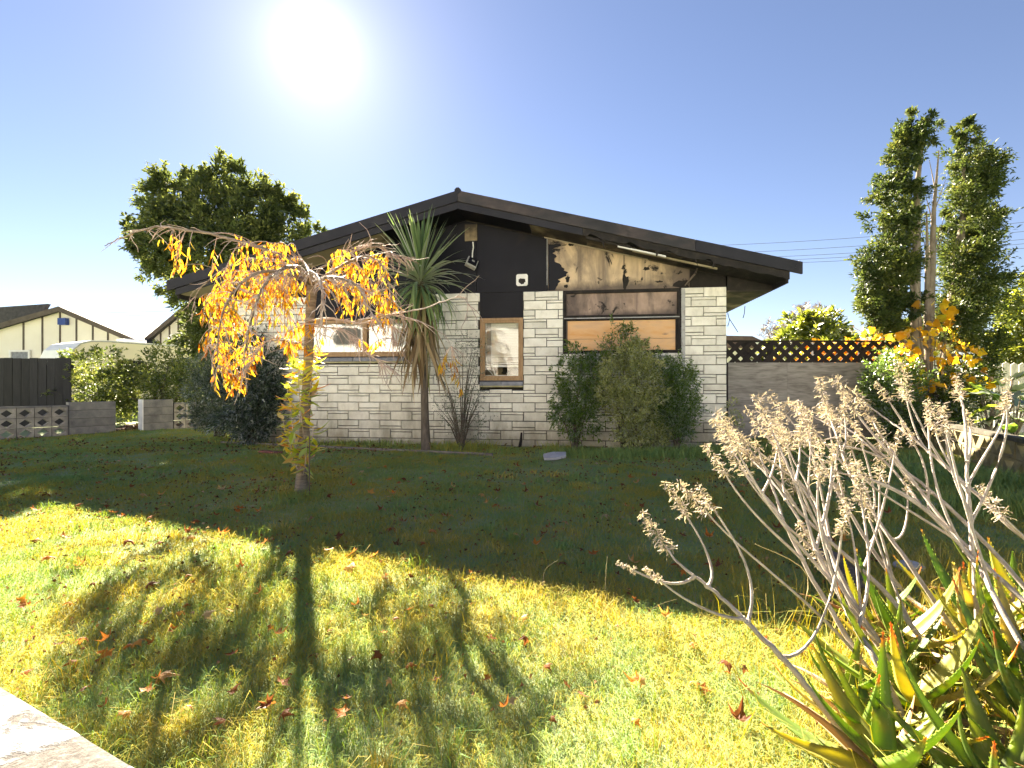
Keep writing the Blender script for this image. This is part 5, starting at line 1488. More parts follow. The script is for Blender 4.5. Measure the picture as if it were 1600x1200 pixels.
STK = [
 # (stem pixels, d at base, d at tip, base radius), [(start fraction, head px, py, depth add, side bulge px)]
 ([(1400, 1265), (1352, 1200), (1290, 1110), (1229, 1035), (1182, 988), (1140, 945), (1099, 910), (1060, 880), (1038, 852)], 1.22, 1.62, .0105,
  [(.40, 1316, 828, .15, (1262, 1035), (1302, 965)), (.55, 1112, 792, .1, (1186, 920), (1170, 870)), (.58, 1030, 905, -.05, (1130, 970), (1062, 938)), (.74, 1068, 800, .12, (1126, 900), (1100, 845)), (.80, 988, 890, .0, (1060, 925), (1015, 905))],
  'lowest dry flower stalk reaching furthest left over the sunlit grass'),
 ([(1480, 1290), (1445, 1200), (1415, 1130), (1368, 1030), (1340, 985), (1311, 930), (1275, 860), (1255, 790), (1228, 720), (1205, 672)], 1.22, 1.95, .011,
  [(.45, 1345, 775, .2, (1372, 900), (1352, 830)), (.50, 1280, 745, .1, (1290, 880), (1270, 800)), (.60, 1150, 700, .1, (1225, 830), (1180, 760)), (.68, 1300, 722, .2, (1290, 800), (1300, 760)), (.84, 1250, 690, .15, (1248, 740), (1250, 715))],
  'dry flower stalk leaning left whose base stands out of the picture bottom middle'),
 ([(1470, 1290), (1420, 1200), (1380, 1090), (1320, 990), (1262, 890), (1215, 800), (1170, 745), (1143, 700)], 1.28, 2.1, .011,
  [(.40, 1100, 795, .1, (1245, 915), (1150, 860)), (.6, 1130, 735, .05, (1205, 830), (1160, 790)), (.7, 1185, 700, .2, (1215, 770), (1190, 730)), (.8, 1215, 690, .2, (1205, 750), (1215, 715))],
  'dry flower stalk with two bushy heads nearest the house corner'),
 ([(1590, 1190), (1518, 1092), (1448, 1010), (1387, 929), (1308, 856), (1250, 800), (1200, 735), (1160, 690)], 1.42, 2.3, .0115,
  [(.35, 1355, 800, .2, (1400, 930), (1372, 850)), (.5, 1400, 700, .2, (1360, 870), (1385, 780)), (.6, 1255, 655, .2, (1290, 800), (1275, 720)), (.75, 1180, 720, .1, (1230, 760), (1195, 735))],
  'long straight dry flower stalk crossing the middle of the clump'),
 ([(1500, 1040), (1455, 962), (1413, 926), (1358, 850), (1310, 770), (1270, 700), (1230, 650)], 1.85, 2.6, .0115,
  [(.4, 1330, 700, .2, (1370, 800), (1345, 745)), (.5, 1375, 745, .1, (1380, 830), (1372, 780)), (.62, 1290, 640, .2, (1305, 740), (1300, 680)), (.75, 1240, 690, .1, (1265, 720), (1250, 700))],
  'dry flower stalk ending in the brushy head before the plywood sheet'),
 ([(1690, 1140), (1600, 1013), (1541, 908), (1501, 850), (1440, 770), (1390, 700), (1358, 650)], 1.4, 2.3, .0115,
  [(.42, 1478, 668, .1, (1510, 800), (1490, 730)), (.5, 1352, 745, .1, (1440, 770), (1385, 765)), (.62, 1300, 735, .1, (1385, 735), (1335, 750)), (.75, 1335, 640, .15, (1385, 700), (1350, 665)), (.55, 1450, 660, .2, (1452, 770), (1453, 700))],
  'tall dry flower stalk reaching for the fence bush'),
 ([(1700, 1000), (1600, 938), (1512, 856), (1440, 790), (1405, 745), (1350, 690), (1310, 660)], 1.55, 2.5, .011,
  [(.45, 1330, 725, .1, (1415, 790), (1360, 770)), (.55, 1425, 690, .1, (1452, 770), (1450, 720)), (.8, 1270, 690, .1, (1330, 690), (1295, 700))],
  'dry flower stalk coming in low from the right edge under its neighbours'),
 ([(1720, 900), (1600, 840), (1530, 775), (1470, 722), (1420, 680), (1385, 655), (1345, 625)], 1.9, 2.7, .011,
  [(.55, 1418, 622, .1, (1447, 690), (1435, 650)), (.62, 1415, 615, .15, (1432, 690), (1422, 650)), (.7, 1385, 622, .05, (1405, 650), (1395, 635)), (.3, 1562, 800, .0, (1570, 810), (1566, 806))],
  'highest dry flower stalk arching over from the right edge'),
 ([(1530, 990), (1520, 870), (1513, 770), (1510, 700), (1507, 650), (1500, 618)], 1.75, 2.05, .0105,
  [(.42, 1572, 628, .05, (1555, 745), (1582, 680)), (.55, 1570, 640, .15, (1545, 695), (1570, 670)), (.45, 1478, 680, .1, (1490, 750), (1480, 720)), (.62, 1515, 665, .1, (1520, 690), (1518, 680)), (.5, 1460, 665, .12, (1480, 720), (1465, 695))],
  'upright candelabra shaped dry flower stalk nearest the mossy wall'),
 ([(1440, 1120), (1365, 1010), (1310, 900), (1287, 820), (1262, 760), (1225, 690)], 1.6, 2.3, .009,
  [(.5, 1240, 760, .1, (1285, 830), (1255, 790)), (.6, 1310, 690, .1, (1295, 790), (1305, 740)), (.75, 1200, 720, .1, (1245, 740), (1215, 725))],
  'thin dry flower stalk tucked between thicker ones in mid clump'),
 ([(1520, 1230), (1460, 1150), (1400, 1060), (1345, 960), (1300, 870), (1270, 790), (1225, 720), (1188, 668)], 1.35, 2.2, .010,
  [(.45, 1320, 790, .15, (1340, 890), (1335, 835)), (.6, 1230, 700, .1, (1265, 800), (1240, 745)), (.75, 1265, 680, .12, (1262, 740), (1270, 705)), (.8, 1165, 690, .05, (1215, 730), (1185, 705))],
  'pale dry flower stalk just behind the bottom middle one'),
 ([(1560, 1240), (1500, 1180), (1440, 1100), (1365, 990), (1290, 880), (1235, 790), (1200, 745), (1172, 716)], 1.3, 2.15, .010,
  [(.42, 1275, 870, .15, (1335, 960), (1295, 915)), (.6, 1160, 735, .1, (1230, 830), (1185, 775)), (.75, 1215, 700, .12, (1222, 760), (1222, 725))],
  'dry flower stalk crossing in front of the log'),
 ([(1650, 1190), (1580, 1100), (1500, 1000), (1420, 880), (1370, 810), (1330, 745), (1310, 690), (1298, 655)], 1.45, 2.4, .0105,
  [(.5, 1418, 770, .15, (1415, 850), (1420, 805)), (.6, 1345, 690, .1, (1375, 790), (1360, 735)), (.72, 1270, 670, .12, (1325, 730), (1290, 695)), (.82, 1320, 650, .1, (1325, 695), (1322, 670))],
  'straight dry flower stalk ending right of the brushy head'),
 ([(1720, 1020), (1640, 960), (1560, 870), (1480, 790), (1420, 740), (1360, 700), (1300, 668), (1262, 645)], 1.6, 2.6, .0105,
  [(.55, 1390, 705, .1, (1430, 770), (1405, 735)), (.7, 1330, 660, .1, (1370, 705), (1345, 680)), (.82, 1275, 690, .05, (1310, 680), (1290, 688))],
  'low slanting dry flower stalk beneath the highest one'),
]
rr = random.Random(77)
for si, (pp, d0, d1, r0, brs, lab) in enumerate(STK):
    n = len(pp)
    pts = [P(x, y, d0 + (d1 - d0) * k / (n - 1)) for k, (x, y) in enumerate(pp)]
    base = pts[0].copy(); base.z = max(0.0, base.z)
    root = empty('dried_flower_stalk', base, 0, lab, 'dried plant', 'dried flower stalks over the aloe clump')
    if pts[0].z > .02: pts = [Vector((pts[0].x + (pts[0].x - pts[1].x) * .4, pts[0].y - .03, -.02))] + pts
    sp_ = spline([p - base for p in pts], 6); m = len(sp_)
    sp_ = [p + Vector((rr.uniform(-1, 1), rr.uniform(-1, 1), rr.uniform(-1, 1))) * .0018 for p in sp_]
    MB().tube(sp_, [r0 * (1 - .72 * (k / (m - 1)) ** 1.2) * rr.uniform(.95, 1.06) for k in range(m)], 8).build('stem', M_stalk, root, smooth=True)
    heads = [(sp_[-1], (sp_[-1] - sp_[-6]), 1.25)]
    for (f, hx, hy, da, c1, c2) in brs:
        k = int(f * (m - 1)); p0 = sp_[k]
        dk = (p0 + base).y
        h = P(hx, hy, dk + da) - base
        q1 = P(*c1, dk + da * .4) - base; q2 = P(*c2, dk + da * .75) - base
        cur = [p0 * (1 - t) ** 3 + q1 * 3 * t * (1 - t) ** 2 + q2 * 3 * t * t * (1 - t) + h * t ** 3 for t in [j / 10 for j in range(11)]]
        MB().tube(cur, [r0 * (.52 - .24 * j / 10) for j in range(11)], 6).build('branch', M_stalk, root, smooth=True)
        MB().tube([p0 - (q1 - p0).normalized() * .004, p0 + (q1 - p0).normalized() * .012], [r0 * .85, r0 * .6], 6).build('node', M_stalk, root)
        heads.append((h, (h - cur[-4]), 1.0))
    for (h, ax, s) in heads:
        vs_, fs_ = [], []
        dist = (h + base).y
        s *= rr.uniform(.55, 1.2)
        curls(vs_, fs_, h, ax, .13 * s * dist / 1.7, .025 * s * dist / 1.7, int(112 * s), rr)
        me = np_mesh('seed_head', np.array(vs_), quads=np.array(fs_), tint=np.repeat(rng.uniform(0, 1, len(fs_) // 4), 4), mat=M_seed)
        link('seed_head', me, root)

# ------------------------------------------------------------------ aloes
m, t, out = nt_new('aloe_leaf'); M_aloe = m
oi = N(t, 'ShaderNodeObjectInfo'); tc = N(t, 'ShaderNodeTexCoord')
c0 = ramp(t, [(0, (0.11, 0.18, 0.04)), (0.4, (0.16, 0.235, 0.05)), (0.75, (0.25, 0.29, 0.065)), (0.9, (0.38, 0.36, 0.09)), (1, (0.46, 0.41, 0.22))], oi.outputs['Random'])
sp3 = N(t, 'ShaderNodeSeparateXYZ'); t.links.new(tc.outputs['Object'], sp3.inputs[0])
tip = ramp(t, [(0.355, (0, 0, 0)), (0.41, (1, 1, 1))], sp3.outputs['X'])
mt = N(t, 'ShaderNodeMixRGB'); mt.inputs[2].default_value = (0.42, 0.12, 0.035, 1)
t.links.new(tip.outputs[0], mt.inputs[0]); t.links.new(c0.outputs[0], mt.inputs[1])
fl_ = ramp(t, [(0.60, (0, 0, 0)), (0.66, (1, 1, 1))], noise(t, coords(t, (.6, 1, 1), False, True), 42, 4, 0.6))
m4 = N(t, 'ShaderNodeMixRGB'); m4.inputs[2].default_value = (0.38, 0.38, 0.20, 1)
fh = N(t, 'ShaderNodeMath', operation='MULTIPLY'); fh.inputs[1].default_value = .45; t.links.new(fl_.outputs[0], fh.inputs[0])
t.links.new(fh.outputs[0], m4.inputs[0]); t.links.new(mt.outputs[0], m4.inputs[1])
nb_ = ramp(t, [(0.52, (0, 0, 0)), (0.70, (1, 1, 1))], noise(t, coords(t, (1, 1, 1), False, True), 9, 6, 0.65))
m5 = N(t, 'ShaderNodeMixRGB'); m5.inputs[2].default_value = (0.40, 0.22, 0.06, 1)
fh2 = N(t, 'ShaderNodeMath', operation='MULTIPLY'); fh2.inputs[1].default_value = .35; t.links.new(nb_.outputs[0], fh2.inputs[0])
t.links.new(fh2.outputs[0], m5.inputs[0]); t.links.new(m4.outputs[0], m5.inputs[1])
pb = N(t, 'ShaderNodeBsdfPrincipled'); pb.inputs['Roughness'].default_value = 0.42; pb.inputs['Specular IOR Level'].default_value = 0.4
t.links.new(m5.outputs[0], pb.inputs['Base Color'])
tl = N(t, 'ShaderNodeBsdfTranslucent'); mb_ = N(t, 'ShaderNodeMixRGB', blend_type='MULTIPLY'); mb_.inputs[0].default_value = 1; mb_.inputs[2].default_value = (1.75, 1.65, .55, 1)
t.links.new(m5.outputs[0], mb_.inputs[1]); t.links.new(mb_.outputs[0], tl.inputs[0])
ms = N(t, 'ShaderNodeMixShader'); ms.inputs[0].default_value = .5
t.links.new(pb.outputs[0], ms.inputs[1]); t.links.new(tl.outputs[0], ms.inputs[2]); t.links.new(ms.outputs[0], out.inputs[0])
M_aloe_dead = leafmat('dry_aloe_leaf', [(0, (0.30, 0.17, 0.08)), (0.5, (0.48, 0.33, 0.18)), (1, (0.60, 0.48, 0.32))], .3, 1.2, .02, by='rand')
def aloe_mesh(L, Wd, rise, mat, dead=False):
    """tapering channelled leaf with little teeth; one surface, thick toward the base"""
    mb = MB(); n = 9; cen = []
    x = z = 0.0
    for k in range(n + 1):
        t = k / n; a = rise * (t - .25)
        cen.append((x, z, a)); x += math.cos(a) * L / n; z += math.sin(a) * L / n
    for k, (x, z, a) in enumerate(cen):
        t = k / n
        w = Wd * .5 * (1 - t ** 1.35) * (0.92 + .25 * math.sin(min(1, t * 2.2) * 3.14) * .4) + .0006
        nx, nz = -math.sin(a), math.cos(a)
        th = (.28 if not dead else .03) * w
        ch = w * (.38 if not dead else .9)
        for (yy, up) in ((w, ch), (w * .5, ch * .25), (0, 0), (-w * .5, ch * .25), (-w, ch), (-w * .5, ch * .25 - th), (0, -th * 1.2), (w * .5, ch * .25 - th)):
            mb.v.append((x + nx * up, yy, z + nz * up))
    for k in range(n):
        for j in range(8):
            j2 = (j + 1) % 8
            mb.f.append((k * 8 + j, k * 8 + j2, k * 8 + 8 + j2, k * 8 + 8 + j))
    if not dead:
        for k in range(1, n):
            for (j, sg) in ((0, 1), (4, -1)):
                p = Vector(mb.v[k * 8 + j]); q = Vector(mb.v[(k + 1) * 8 + j])
                for f in (.1, .6):
                    a = p.lerp(q, f); b = p.lerp(q, f + .22); b0 = len(mb.v)
                    tipv = a.lerp(b, .8) + Vector((.003, sg * .0036, .001))
                    mb.v += [tuple(a), tuple(b), tuple(tipv)]; mb.f.append((b0, b0 + 1, b0 + 2))
    return mb.mesh('leaf', mat, True)
am = [aloe_mesh(.40, .085, .5, M_aloe), aloe_mesh(.36, .095, .2, M_aloe), aloe_mesh(.44, .078, .8, M_aloe), aloe_mesh(.30, .075, 1.0, M_aloe)]
ad_ = [aloe_mesh(.34, .05, -.6, M_aloe_dead, True), aloe_mesh(.30, .04, .4, M_aloe_dead, True)]
rr = random.Random(41)
spots = [(.93, 1.20, 11, .85, 'small aloe rosette at the left tip of the aloe clump'), (1.12, 1.08, 13, .9, 'aloe rosette at the bottom edge beside the lowest dry stalk'), (1.20, 1.42, 13, .95, 'aloe rosette with orange tips behind the thick leaning stalks'),
         (1.42, 1.25, 14, 1.0, 'large toothed aloe rosette low in the clump'), (1.62, 1.52, 14, 1.0, 'broad green aloe rosette in the middle of the clump'), (1.42, 1.75, 13, .9, 'aloe rosette at the back of the clump beside yellow grass'),
         (1.80, 1.85, 14, 1.0, 'aloe rosette with pale dried leaves toward the mossy wall'), (1.75, 1.28, 14, 1.0, 'aloe rosette in the bottom right corner'), (2.05, 1.55, 14, 1.05, 'tall aloe rosette cut by the right edge'), (2.15, 2.05, 13, 1.0, 'furthest aloe rosette at the right edge'), (1.28, 1.62, 9, .7, 'little aloe offset between larger rosettes'), (1.6, 1.1, 12, .9, 'aloe rosette almost below the picture near the corner'), (1.05, 1.50, 8, .6, 'young aloe near the sunlit lawn edge'),
         (1.0, 1.34, 9, .62, 'small aloe just right of the leftmost rosette'), (1.30, 1.13, 10, .7, 'low aloe between the two bottom edge rosettes'), (1.55, 1.42, 10, .72, 'compact aloe squeezed beside the broad green one'), (1.66, 1.72, 10, .75, 'aloe offset in front of the pale dried leaves'), (1.92, 1.66, 10, .8, 'aloe rosette between the tall right edge one and the broad one'), (1.45, 1.95, 9, .7, 'small aloe at the back beside the grey stone')]
for (x, y, n, s, lab) in spots:
    root = empty('aloe', (x, y, .03), rr.uniform(0, 6), lab, 'succulent', 'aloes in the clump')
    for i in range(n):
        az = i * 2.4 + rr.uniform(-.25, .25); f = i / n
        el = 6 + 58 * f + rr.uniform(-9, 9)
        q = s * rr.uniform(.75, 1.0) * (1 - .15 * f)
        link('leaf', rr.choice(am), root, loc=(math.cos(az) * .02, math.sin(az) * .02, .03 + .08 * f * s), rot=Euler((rr.uniform(-.25, .25), R(-el), az)), scale=(q * 1.05, q * 1.12, q))
    for i in range(5):
        az = rr.uniform(0, 6.28)
        link('dry_leaf', rr.choice(ad_), root, loc=(math.cos(az) * .03, math.sin(az) * .03, .03), rot=Euler((rr.uniform(-.8, .8), R(-rr.uniform(2, 50)), az)), scale=[s * rr.uniform(.7, 1.1)] * 3)

# ------------------------------------------------------------------ small things on the ground
M_greystone = surf('grey_slab', [(0.3, (0.30, 0.30, 0.34)), (0.7, (0.45, 0.45, 0.49))], 6, 6, 0.85, 0.3, 50)
M_log = surf('weathered_log', [(0.3, (0.05, 0.045, 0.042)), (0.6, (0.13, 0.12, 0.12)), (0.8, (0.24, 0.22, 0.21))], 7, 8, 0.95, 0.9, 40, 0.02, stretch=(1, 5, 5))
M_edge = surf('old_edging_board', [(0.3, (0.13, 0.11, 0.095)), (0.7, (0.27, 0.24, 0.21))], 6, 7, 0.9, 0.4, 50, stretch=(1, 4, 4))
M_redbrick = surf('red_brick', [(0.3, (0.12, 0.045, 0.035)), (0.7, (0.22, 0.08, 0.06))], 6, 6, 0.9, 0.5, 50)
def along(name, p0, p1, w, h, mat, label, cat, z=0.0):
    d = p1 - p0; L = d.length
    o = MB().cbox(0, L, -w / 2, w / 2, 0, h, .006).build(name, mat, None)
    o.location = (p0.x, p0.y, z); o.rotation_euler = (0, 0, math.atan2(d.y, d.x))
    return tag(o, label, cat)
e0, e1, e2, e3 = G(345, 694), G(510, 701), G(770, 713), G(868, 716)
along('edging_board', e0, e1 - (e1 - e0).normalized() * .02, .03, .05, M_edge, 'weathered timber edging left of the weeping tree trunk', 'edging')
along('edging_board', e1, e2, .03, .045, M_edge, 'long grey timber edging along the bed under the left window', 'edging')
along('brick_fragment', G(408, 709), G(438, 711), .11, .05, M_redbrick, 'dark red brick lying against the edging board', 'brick')
sl = MB(); r_ = random.Random(2)
poly = [(-.17, -.08), (-.02, -.11), (.15, -.07), (.19, .06), (.02, .11), (-.14, .07)]
sl.prism(poly, 0, .035, 'z')
tag(sl.build('stone_slab', M_greystone, None, loc=G(866, 719) + Vector((0, 0, .045)), rot=(R(14), R(-4), .2)), 'flat pale grey slab lying at the foot of the wall', 'stone')
lg = MB(); a, b = P(1285, 860, 2.75), P(1345, 950, 2.2)
a.z = .06; b.z = .07
lg.tube(spline([a, a.lerp(b, .4) + Vector((.02, 0, .02)), b], 5), [.05, .06, .065, .06, .065, .06, .065, .06, .065, .06, .05][:11], 8)
tag(lg.build('weathered_log', M_log, smooth=True), 'dark weathered log lying behind the dry stalks', 'log')
for k, (px, py, s, lab) in enumerate(((1440, 795, .10, 'flat grey stone in the lush grass right of the stalks'), (1420, 893, .06, 'grey stone at the back edge of the aloe clump'), (812, 700, .04, 'burnt upright stub against the wall base'))):
    g = G(px, py); mb = MB()
    if k < 2:
        pts = []
        mb.sheet(lambda u, v: (math.cos(u * 6.2832) * s * math.sin(v * 3.1416) * 1.4, math.sin(u * 6.2832) * s * math.sin(v * 3.1416), s * .5 * math.cos(v * 3.1416)), 12, 6)
        tag(mb.build('stone', M_greystone, None, True, loc=g + Vector((0, 0, .03))), lab, 'stone')
    else:
        mb.tube([(0, 0, 0), (.02, 0, .12), (.03, .02, .26)], [.03, .025, .015], 7)
        tag(mb.build('burnt_stub', M_char, None, loc=g), lab, 'stump')

# ------------------------------------------------------------------ grass
Gr = leafmat('grass_blade', [(0, (0.20, 0.345, 0.145)), (0.35, (0.285, 0.37, 0.12)), (0.6, (0.39, 0.36, 0.08)), (0.8, (0.49, 0.40, 0.09)), (1, (0.56, 0.46, 0.18))], 0.24, 0.95, 0.0, rough=.5, tblue=.0, tgreen=.90)
def vnoise(x, y, s, seed):
    g = np.random.default_rng(seed).uniform(0, 1, (128, 128))
    u, v = x * s + 40, y * s + 40
    i, j = np.floor(u).astype(int), np.floor(v).astype(int); f, h = u - i, v - j
    f, h = f * f * (3 - 2 * f), h * h * (3 - 2 * h)
    i %= 127; j %= 127
    return (g[i, j] * (1 - f) + g[i + 1, j] * f) * (1 - h) + (g[i, j + 1] * (1 - f) + g[i + 1, j + 1] * f) * h
def blades(x, y, h, w, lean, tint, name, mat, z0=0.0, flop=.55):
    n = len(x)
    a = rng.uniform(0, 2 * np.pi, n); l = lean * rng.uniform(.2, 1.3, n)
    dx, dy = np.cos(a), np.sin(a)
    f = rng.uniform(0, 2 * np.pi, n)
    sx, sy = np.cos(f) * w * .5, np.sin(f) * w * .5
    v = np.empty((n, 5, 3))
    v[:, 0] = np.stack([x - sx, y - sy, np.full(n, z0 - .004)], 1); v[:, 1] = np.stack([x + sx, y + sy, np.full(n, z0 - .004)], 1)
    mx, my = x + dx * l * h * .35, y + dy * l * h * .35; mz = z0 + h * .58
    v[:, 2] = np.stack([mx - sx * .8, my - sy * .8, mz], 1); v[:, 3] = np.stack([mx + sx * .8, my + sy * .8, mz], 1)
    v[:, 4] = np.stack([x + dx * l * h, y + dy * l * h, z0 + h * (1 - flop * np.clip(l, 0, 1.5))], 1)
    b = (np.arange(n) * 5)[:, None]
    tr = np.concatenate([b + np.array([[0, 1, 3]]), b + np.array([[0, 3, 2]]), b + np.array([[2, 3, 4]])], 1).reshape(-1, 3)
    return link(name, np_mesh(name, v.reshape(-1, 3), faces_tri=tr, tint=np.repeat(tint, 3), mat=mat))
NB = 470000
# distance law: most blades near the lens
dmin, dmax, ex_ = .95, 11.5, 1.42
uu = rng.uniform(0, 1, NB)
k1 = 2 - ex_
yy = (dmin ** k1 + uu * (dmax ** k1 - dmin ** k1)) ** (1 / k1)
xx = rng.uniform(-1, 1, NB) * (1.10 * yy + .35)
def keep_lawn(x, y):
    k = ((x - FW0.x) * LOTN.x + (y - FW0.y) * LOTN.y) > .012
    k &= ((x - pA.x) * LD.y - (y - pA.y) * LD.x) > .06          # right of the left boundary
    k &= ((x - pR.x) * RD.y - (y - pR.y) * RD.x) < -.07         # left of the right boundary
    # the bed along the house
    v = x * HV.x + (y - HO.y) * HV.y; u = x * HU.x + (y - HO.y) * HU.y
    k &= ~((v > -.03) & (u > UL) & (u < UR))
    k &= ~((y > 9.55) & (x > 3.6))
    return k
m_ = keep_lawn(xx, yy); xx, yy = xx[m_], yy[m_]
n = len(xx)
pn = vnoise(xx, yy, .9, 1); fnz = vnoise(xx, yy, 5.0, 2); dn = vnoise(xx, yy, 1.7, 3); fd_ = vnoise(xx, yy, 9.0, 5)
h = (.022 + .036 * fnz + .026 * pn) * rng.uniform(.55, 1.25, n)
tall = rng.uniform(0, 1, n) < .012 + .03 * (fd_ > .78); h = np.where(tall, h * 1.9, h)
far = np.clip((yy - 2.2) / 3, 0, 1); h = h * (1 - far * .68 + far * 1.15 * vnoise(xx, yy, 3.2, 8) ** 1.5)
w = .0020 * np.clip(yy / 1.7, .8, 9) ** .72
tint = np.clip(.04 + .38 * dn + .42 * (fd_ - .5) + .30 * (fnz - .5) + .25 * far * (vnoise(xx, yy, 3.2, 9) - .5) + rng.uniform(-.16, .36, n), 0, 1)
flat = rng.uniform(0, 1, n) < .42 + .2 * np.clip((yy - 2.5) / 3, 0, 1); tint = np.where(flat, np.clip(tint + .25 - .22 * np.clip((yy - 2.5) / 3, 0, 1), 0, 1), tint)
tag(blades(xx, yy, h, w, np.where(flat, 1.9, 1.0), tint, 'grass', Gr, flop=.62), kind='stuff')
# long lush grass: along the wall foot, beside the mossy wall, in the aloe clump
def patch(px, py, rx, n_):
    c = G(px, py); s = c.y / FPX
    return c.x + rng.normal(0, rx * s, n_), c.y + rng.normal(0, .16, n_)
X, Y, H, T = [], [], [], []
for (px, py, rx, n_, hh, tt) in [(540, 694, 34, 500, .13, .3), (600, 695, 30, 500, .15, .25), (570, 690, 20, 260, .18, .5), (690, 700, 30, 400, .13, .25), (730, 703, 22, 400, .22, .45), (780, 708, 16, 200, .12, .3), (900, 712, 25, 400, .16, .2), (960, 715, 40, 900, .2, .15), (1030, 715, 40, 900, .2, .12), (1090, 712, 25, 600, .2, .15), (1130, 705, 25, 500, .2, .15), (400, 692, 40, 300, .12, .35), (870, 705, 12, 150, .2, .4), (468, 778, 22, 420, .11, .3), (1190, 700, 40, 700, .16, .2), (1260, 710, 40, 500, .16, .2),
                             (1450, 745, 60, 1200, .20, .12), (1540, 760, 50, 1500, .22, .15), (1380, 790, 26, 500, .22, .12), (1480, 800, 50, 900, .2, .2), (1590, 800, 60, 1500, .24, .2), (1420, 720, 50, 700, .16, .15), (1330, 730, 50, 500, .12, .2)]:
    a, b = patch(px, py, rx, n_); X.append(a); Y.append(b); H.append(hh * rng.uniform(.45, 1.2, n_)); T.append(np.clip(tt + rng.uniform(-.15, .25, n_), 0, 1))
# stray greener and strawy tufts in the open lawn
for _ in range(150):
    d_ = 1.2 + 4.6 * r_.random() ** 1.5; a_ = r_.uniform(-1.0, .55) * d_
    n__ = r_.randrange(20, 70); sp_r = r_.uniform(.02, .07); tt = r_.choice((.0, .05, .15, .65, .85))
    X.append(a_ + rng.normal(0, sp_r, n__)); Y.append(d_ + rng.normal(0, sp_r, n__)); H.append(r_.uniform(.05, .12) * rng.uniform(.5, 1.2, n__)); T.append(np.clip(tt + rng.uniform(-.1, .2, n__), 0, 1))
X, Y, H, T = map(np.concatenate, (X, Y, H, T))
ok = keep_lawn(X, Y) | (Y > 6.5)
ok &= (((X - pR.x) * RD.y - (Y - pR.y) * RD.x) < -.05) & ~(((X * HV.x + (Y - HO.y) * HV.y) > -.04) & (X < 3.7))
X, Y, H, T = X[ok], Y[ok], H[ok], T[ok]
tag(blades(X, Y, H, .0055 * np.clip(Y / 5, .42, 2), np.full(len(X), .9), T, 'long_grass', Gr), kind='stuff')
# dry straw among the aloes
n_ = 2600
a = rng.uniform(0, 1, n_); X = 1.0 + 1.5 * a + rng.normal(0, .16, n_); Y = 1.25 + .95 * a + rng.normal(0, .32, n_) + .12
tag(blades(X, Y, rng.uniform(.10, .30, n_), np.full(n_, .0028), np.full(n_, .8), rng.uniform(.45, 1, n_), 'straw_grass', Gr), kind='stuff')
# a few long thin seed stalks that stand out of the lawn
M_straw = surf('straw_stem', [(0.3, (0.45, 0.36, 0.18)), (0.7, (0.60, 0.50, 0.28))], 8, 4, 0.8, 0)
for k, (x0, y0, x1, y1, x2, y2, lab) in enumerate(((848, 918, 852, 890, 872, 875, 'bent straw grass stem at the shadow edge'), (945, 930, 947, 890, 949, 868, 'upright straw grass stem at the shadow edge'), (1000, 965, 1030, 945, 1058, 936, 'green grass runner arching toward the lowest dry stalk'), (1232, 1010, 1262, 900, 1180, 850, 'long straw stem left of the log'), (970, 715, 955, 690, 944, 684, 'pale dry blade leaning before the wall bed'))):
    d = G(x0, y0).y
    o = MB().tube(spline([P(x0, y0, d), P(x1, y1, d + .02), P(x2, y2, d + .05)], 5), [.0026, .0022, .002, .002, .002, .0018, .0018, .0016, .0016, .0014, .0012], 4).build('grass_stem', M_straw)
    tag(o, lab, 'grass stem')

# ------------------------------------------------------------------ fallen leaves
M_fall = leafmat('fallen_leaf', [(0, (0.12, 0.045, 0.022)), (0.4, (0.26, 0.095, 0.03)), (0.7, (0.42, 0.15, 0.03)), (0.88, (0.50, 0.26, 0.07)), (1, (0.40, 0.30, 0.20))], 0.45, 1.5, 0.06, by='rand')
maple = [(-172, .18), (-140, .75), (-125, .45), (-105, .55), (-75, .95), (-55, .48), (-35, .55), (-18, .62), (0, 1.1), (18, .62), (35, .55), (55, .48), (75, .95), (105, .55), (125, .45), (140, .75), (172, .18)]
fm = [lobed(.052, M_fall, maple, c_, 'fallen_leaf') for c_ in (.5, .25, 1.0, -.4, -.8)]
big = [(232, 928, 'dark brown lobed leaf on the sunlit grass left of the trunk shadow', 1.3), (250, 1078, 'large glowing orange leaf at the bottom left', 1.7), (417, 1124, 'orange leaf beside a pale curled one near the bottom', 1.2), (441, 1140, 'pale curled leaf near the bottom', 1.2), (322, 978, 'orange brown leaf lit from behind in the sunny grass', 1.2), (130, 1015, 'dark leaf half hidden in grass near the front wall', 1.3), (1155, 1150, 'bright orange brown lobed leaf near the small aloe', 1.4), (1137, 1056, 'dark red brown lobed leaf in the sunlit grass', 1.3), (1005, 1085, 'round orange leaf standing up in the grass', 1.0), (548, 902, 'orange brown leaf near the upper end of the trunk shadow', 1.2), (463, 918, 'orange leaf in the trunk shadow', 1.0), (528, 850, 'brown leaf just under the shade line', 1.0), (1195, 1022, 'pale and red leaf pair beside the lowest stalk', 1.2), (820, 980, 'reddish leaf right of the tree crown shadow', 1.1), (345, 772, 'large brown leaf in the shade left of the trunk', 1.2), (592, 1042, 'rust leaf right of the trunk shadow', 1.1), (120, 798, 'brown leaf near the left shade edge', 1.0), (350, 1150, 'dark folded leaf standing in the grass at the bottom', 1.2), (1310, 960, 'big brown leaf behind the stalks', 1.8), (1068, 905, 'tan leaf in the shade under the left stalk', 1.0), (640, 1060, 'small rust leaf in the shadow of the crown', .9), (965, 912, 'brown leaf at the shade edge', 1.0), (200, 855, 'dark leaf in bright grass upper left', 1.1), (1215, 835, 'dark leaf in the shade behind the stalks', 1.2)]
r_ = random.Random(19)
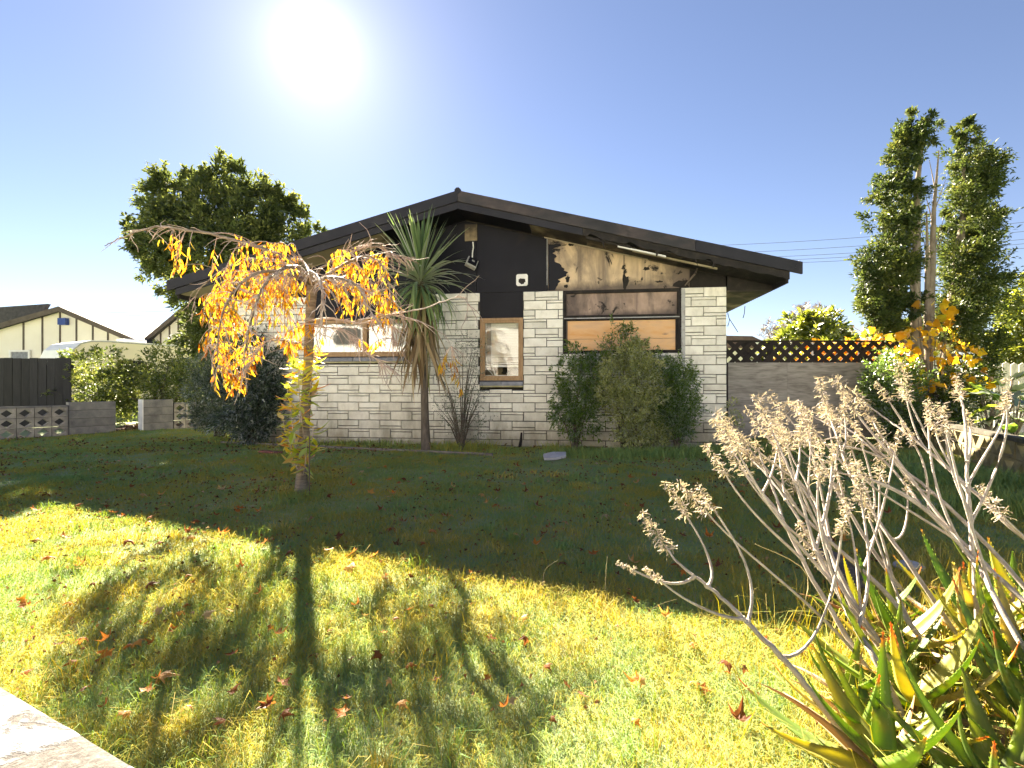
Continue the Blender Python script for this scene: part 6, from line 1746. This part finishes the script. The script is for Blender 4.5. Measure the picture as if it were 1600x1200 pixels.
for (px, py, lab, s) in big:
    g = G(px, py); s *= r_.uniform(.8, 1.0) * (.62 if g.y < 2.6 else 1.0)
    o = link('fallen_leaf', r_.choice(fm), None, loc=(g.x, g.y, .05), rot=(r_.uniform(-.7, .7), r_.uniform(-.6, .6), r_.uniform(0, 6.28)), scale=(s, s, s))
    tag(o, lab, 'leaf', 'fallen leaves on the lawn')
cnt = 0
while cnt < 272:
    py = r_.uniform(705, 1150) if cnt % 3 else r_.uniform(705, 880)
    px = r_.uniform(0, 1400)
    g = G(px, py)
    if not keep_lawn(np.array([g.x]), np.array([g.y]))[0]: continue
    if g.x > .55 * g.y + .6 and g.y < 2.2: continue
    s = r_.uniform(.45, .9) * (.75 if g.y < 2.6 else 1.15)
    shade = py < 782 + (px - 76) * .184
    o = link('fallen_leaf', r_.choice(fm), None, loc=(g.x, g.y, r_.uniform(.025, .055)), rot=(r_.uniform(-.6, .6), r_.uniform(-.6, .6), r_.uniform(0, 6.28)), scale=(s, s, s))
    tag(o, 'small brown leaf lying in the shaded lawn' if shade else 'small orange brown leaf lying in the sunlit lawn', 'leaf', 'small leaves in the shade' if shade else 'small leaves in the sun')
    cnt += 1
# crumbs of broken brown leaf all over the lawn
n_ = 8000
Y = 1.3 + 8.2 * rng.uniform(0, 1, n_) ** .8; X = rng.uniform(-1.08, .75, n_) * Y
k_ = keep_lawn(X, Y) & (vnoise(X, Y, 1.3, 14) + .35 * rng.uniform(-1, 1, n_) > .5); X, Y = X[k_], Y[k_]; n_ = len(X)
M_crumb = leafmat('leaf_crumb', [(0, (0.07, 0.035, 0.022)), (.5, (0.17, 0.085, 0.045)), (.85, (0.28, 0.16, 0.09)), (1, (0.40, 0.32, 0.24))], .25, 1.2, 0.0)
pos = np.stack([X, Y, rng.uniform(.012, .042, n_)], 1); dirs = np.stack([rng.normal(size=n_), rng.normal(size=n_), rng.normal(size=n_) * .5], 1)
tag(link('leaf_crumbs', leaf_cloud(pos, dirs, .010 + .0045 * Y, .008 + .0028 * Y, M_crumb, 'leaf_crumbs', fold=.4, curl=.4)), kind='stuff')
# dry litter in the path gap and along the bed
n_ = 700
q = rng.uniform(0, 1, (n_, 2)); p0 = pA + LD * .9; p1 = pB
X = p0.x + (p1.x - p0.x) * q[:, 0] + (-.35) * q[:, 1] * 3; Y = p0.y + (p1.y - p0.y) * q[:, 0] + 2.0 * q[:, 1]
pos = np.stack([X, Y, rng.uniform(.012, .035, n_)], 1); dirs = np.stack([rng.normal(size=n_), rng.normal(size=n_), rng.normal(size=n_) * .2], 1)
M_lit = leafmat('dry_litter', [(0, (0.10, 0.05, 0.025)), (.6, (0.24, 0.12, 0.05)), (1, (0.36, 0.22, 0.11))], .3, 1.3, 0.03)
tag(link('leaf_litter', leaf_cloud(pos, dirs, .08, .05, M_lit, 'leaf_litter')), kind='stuff')
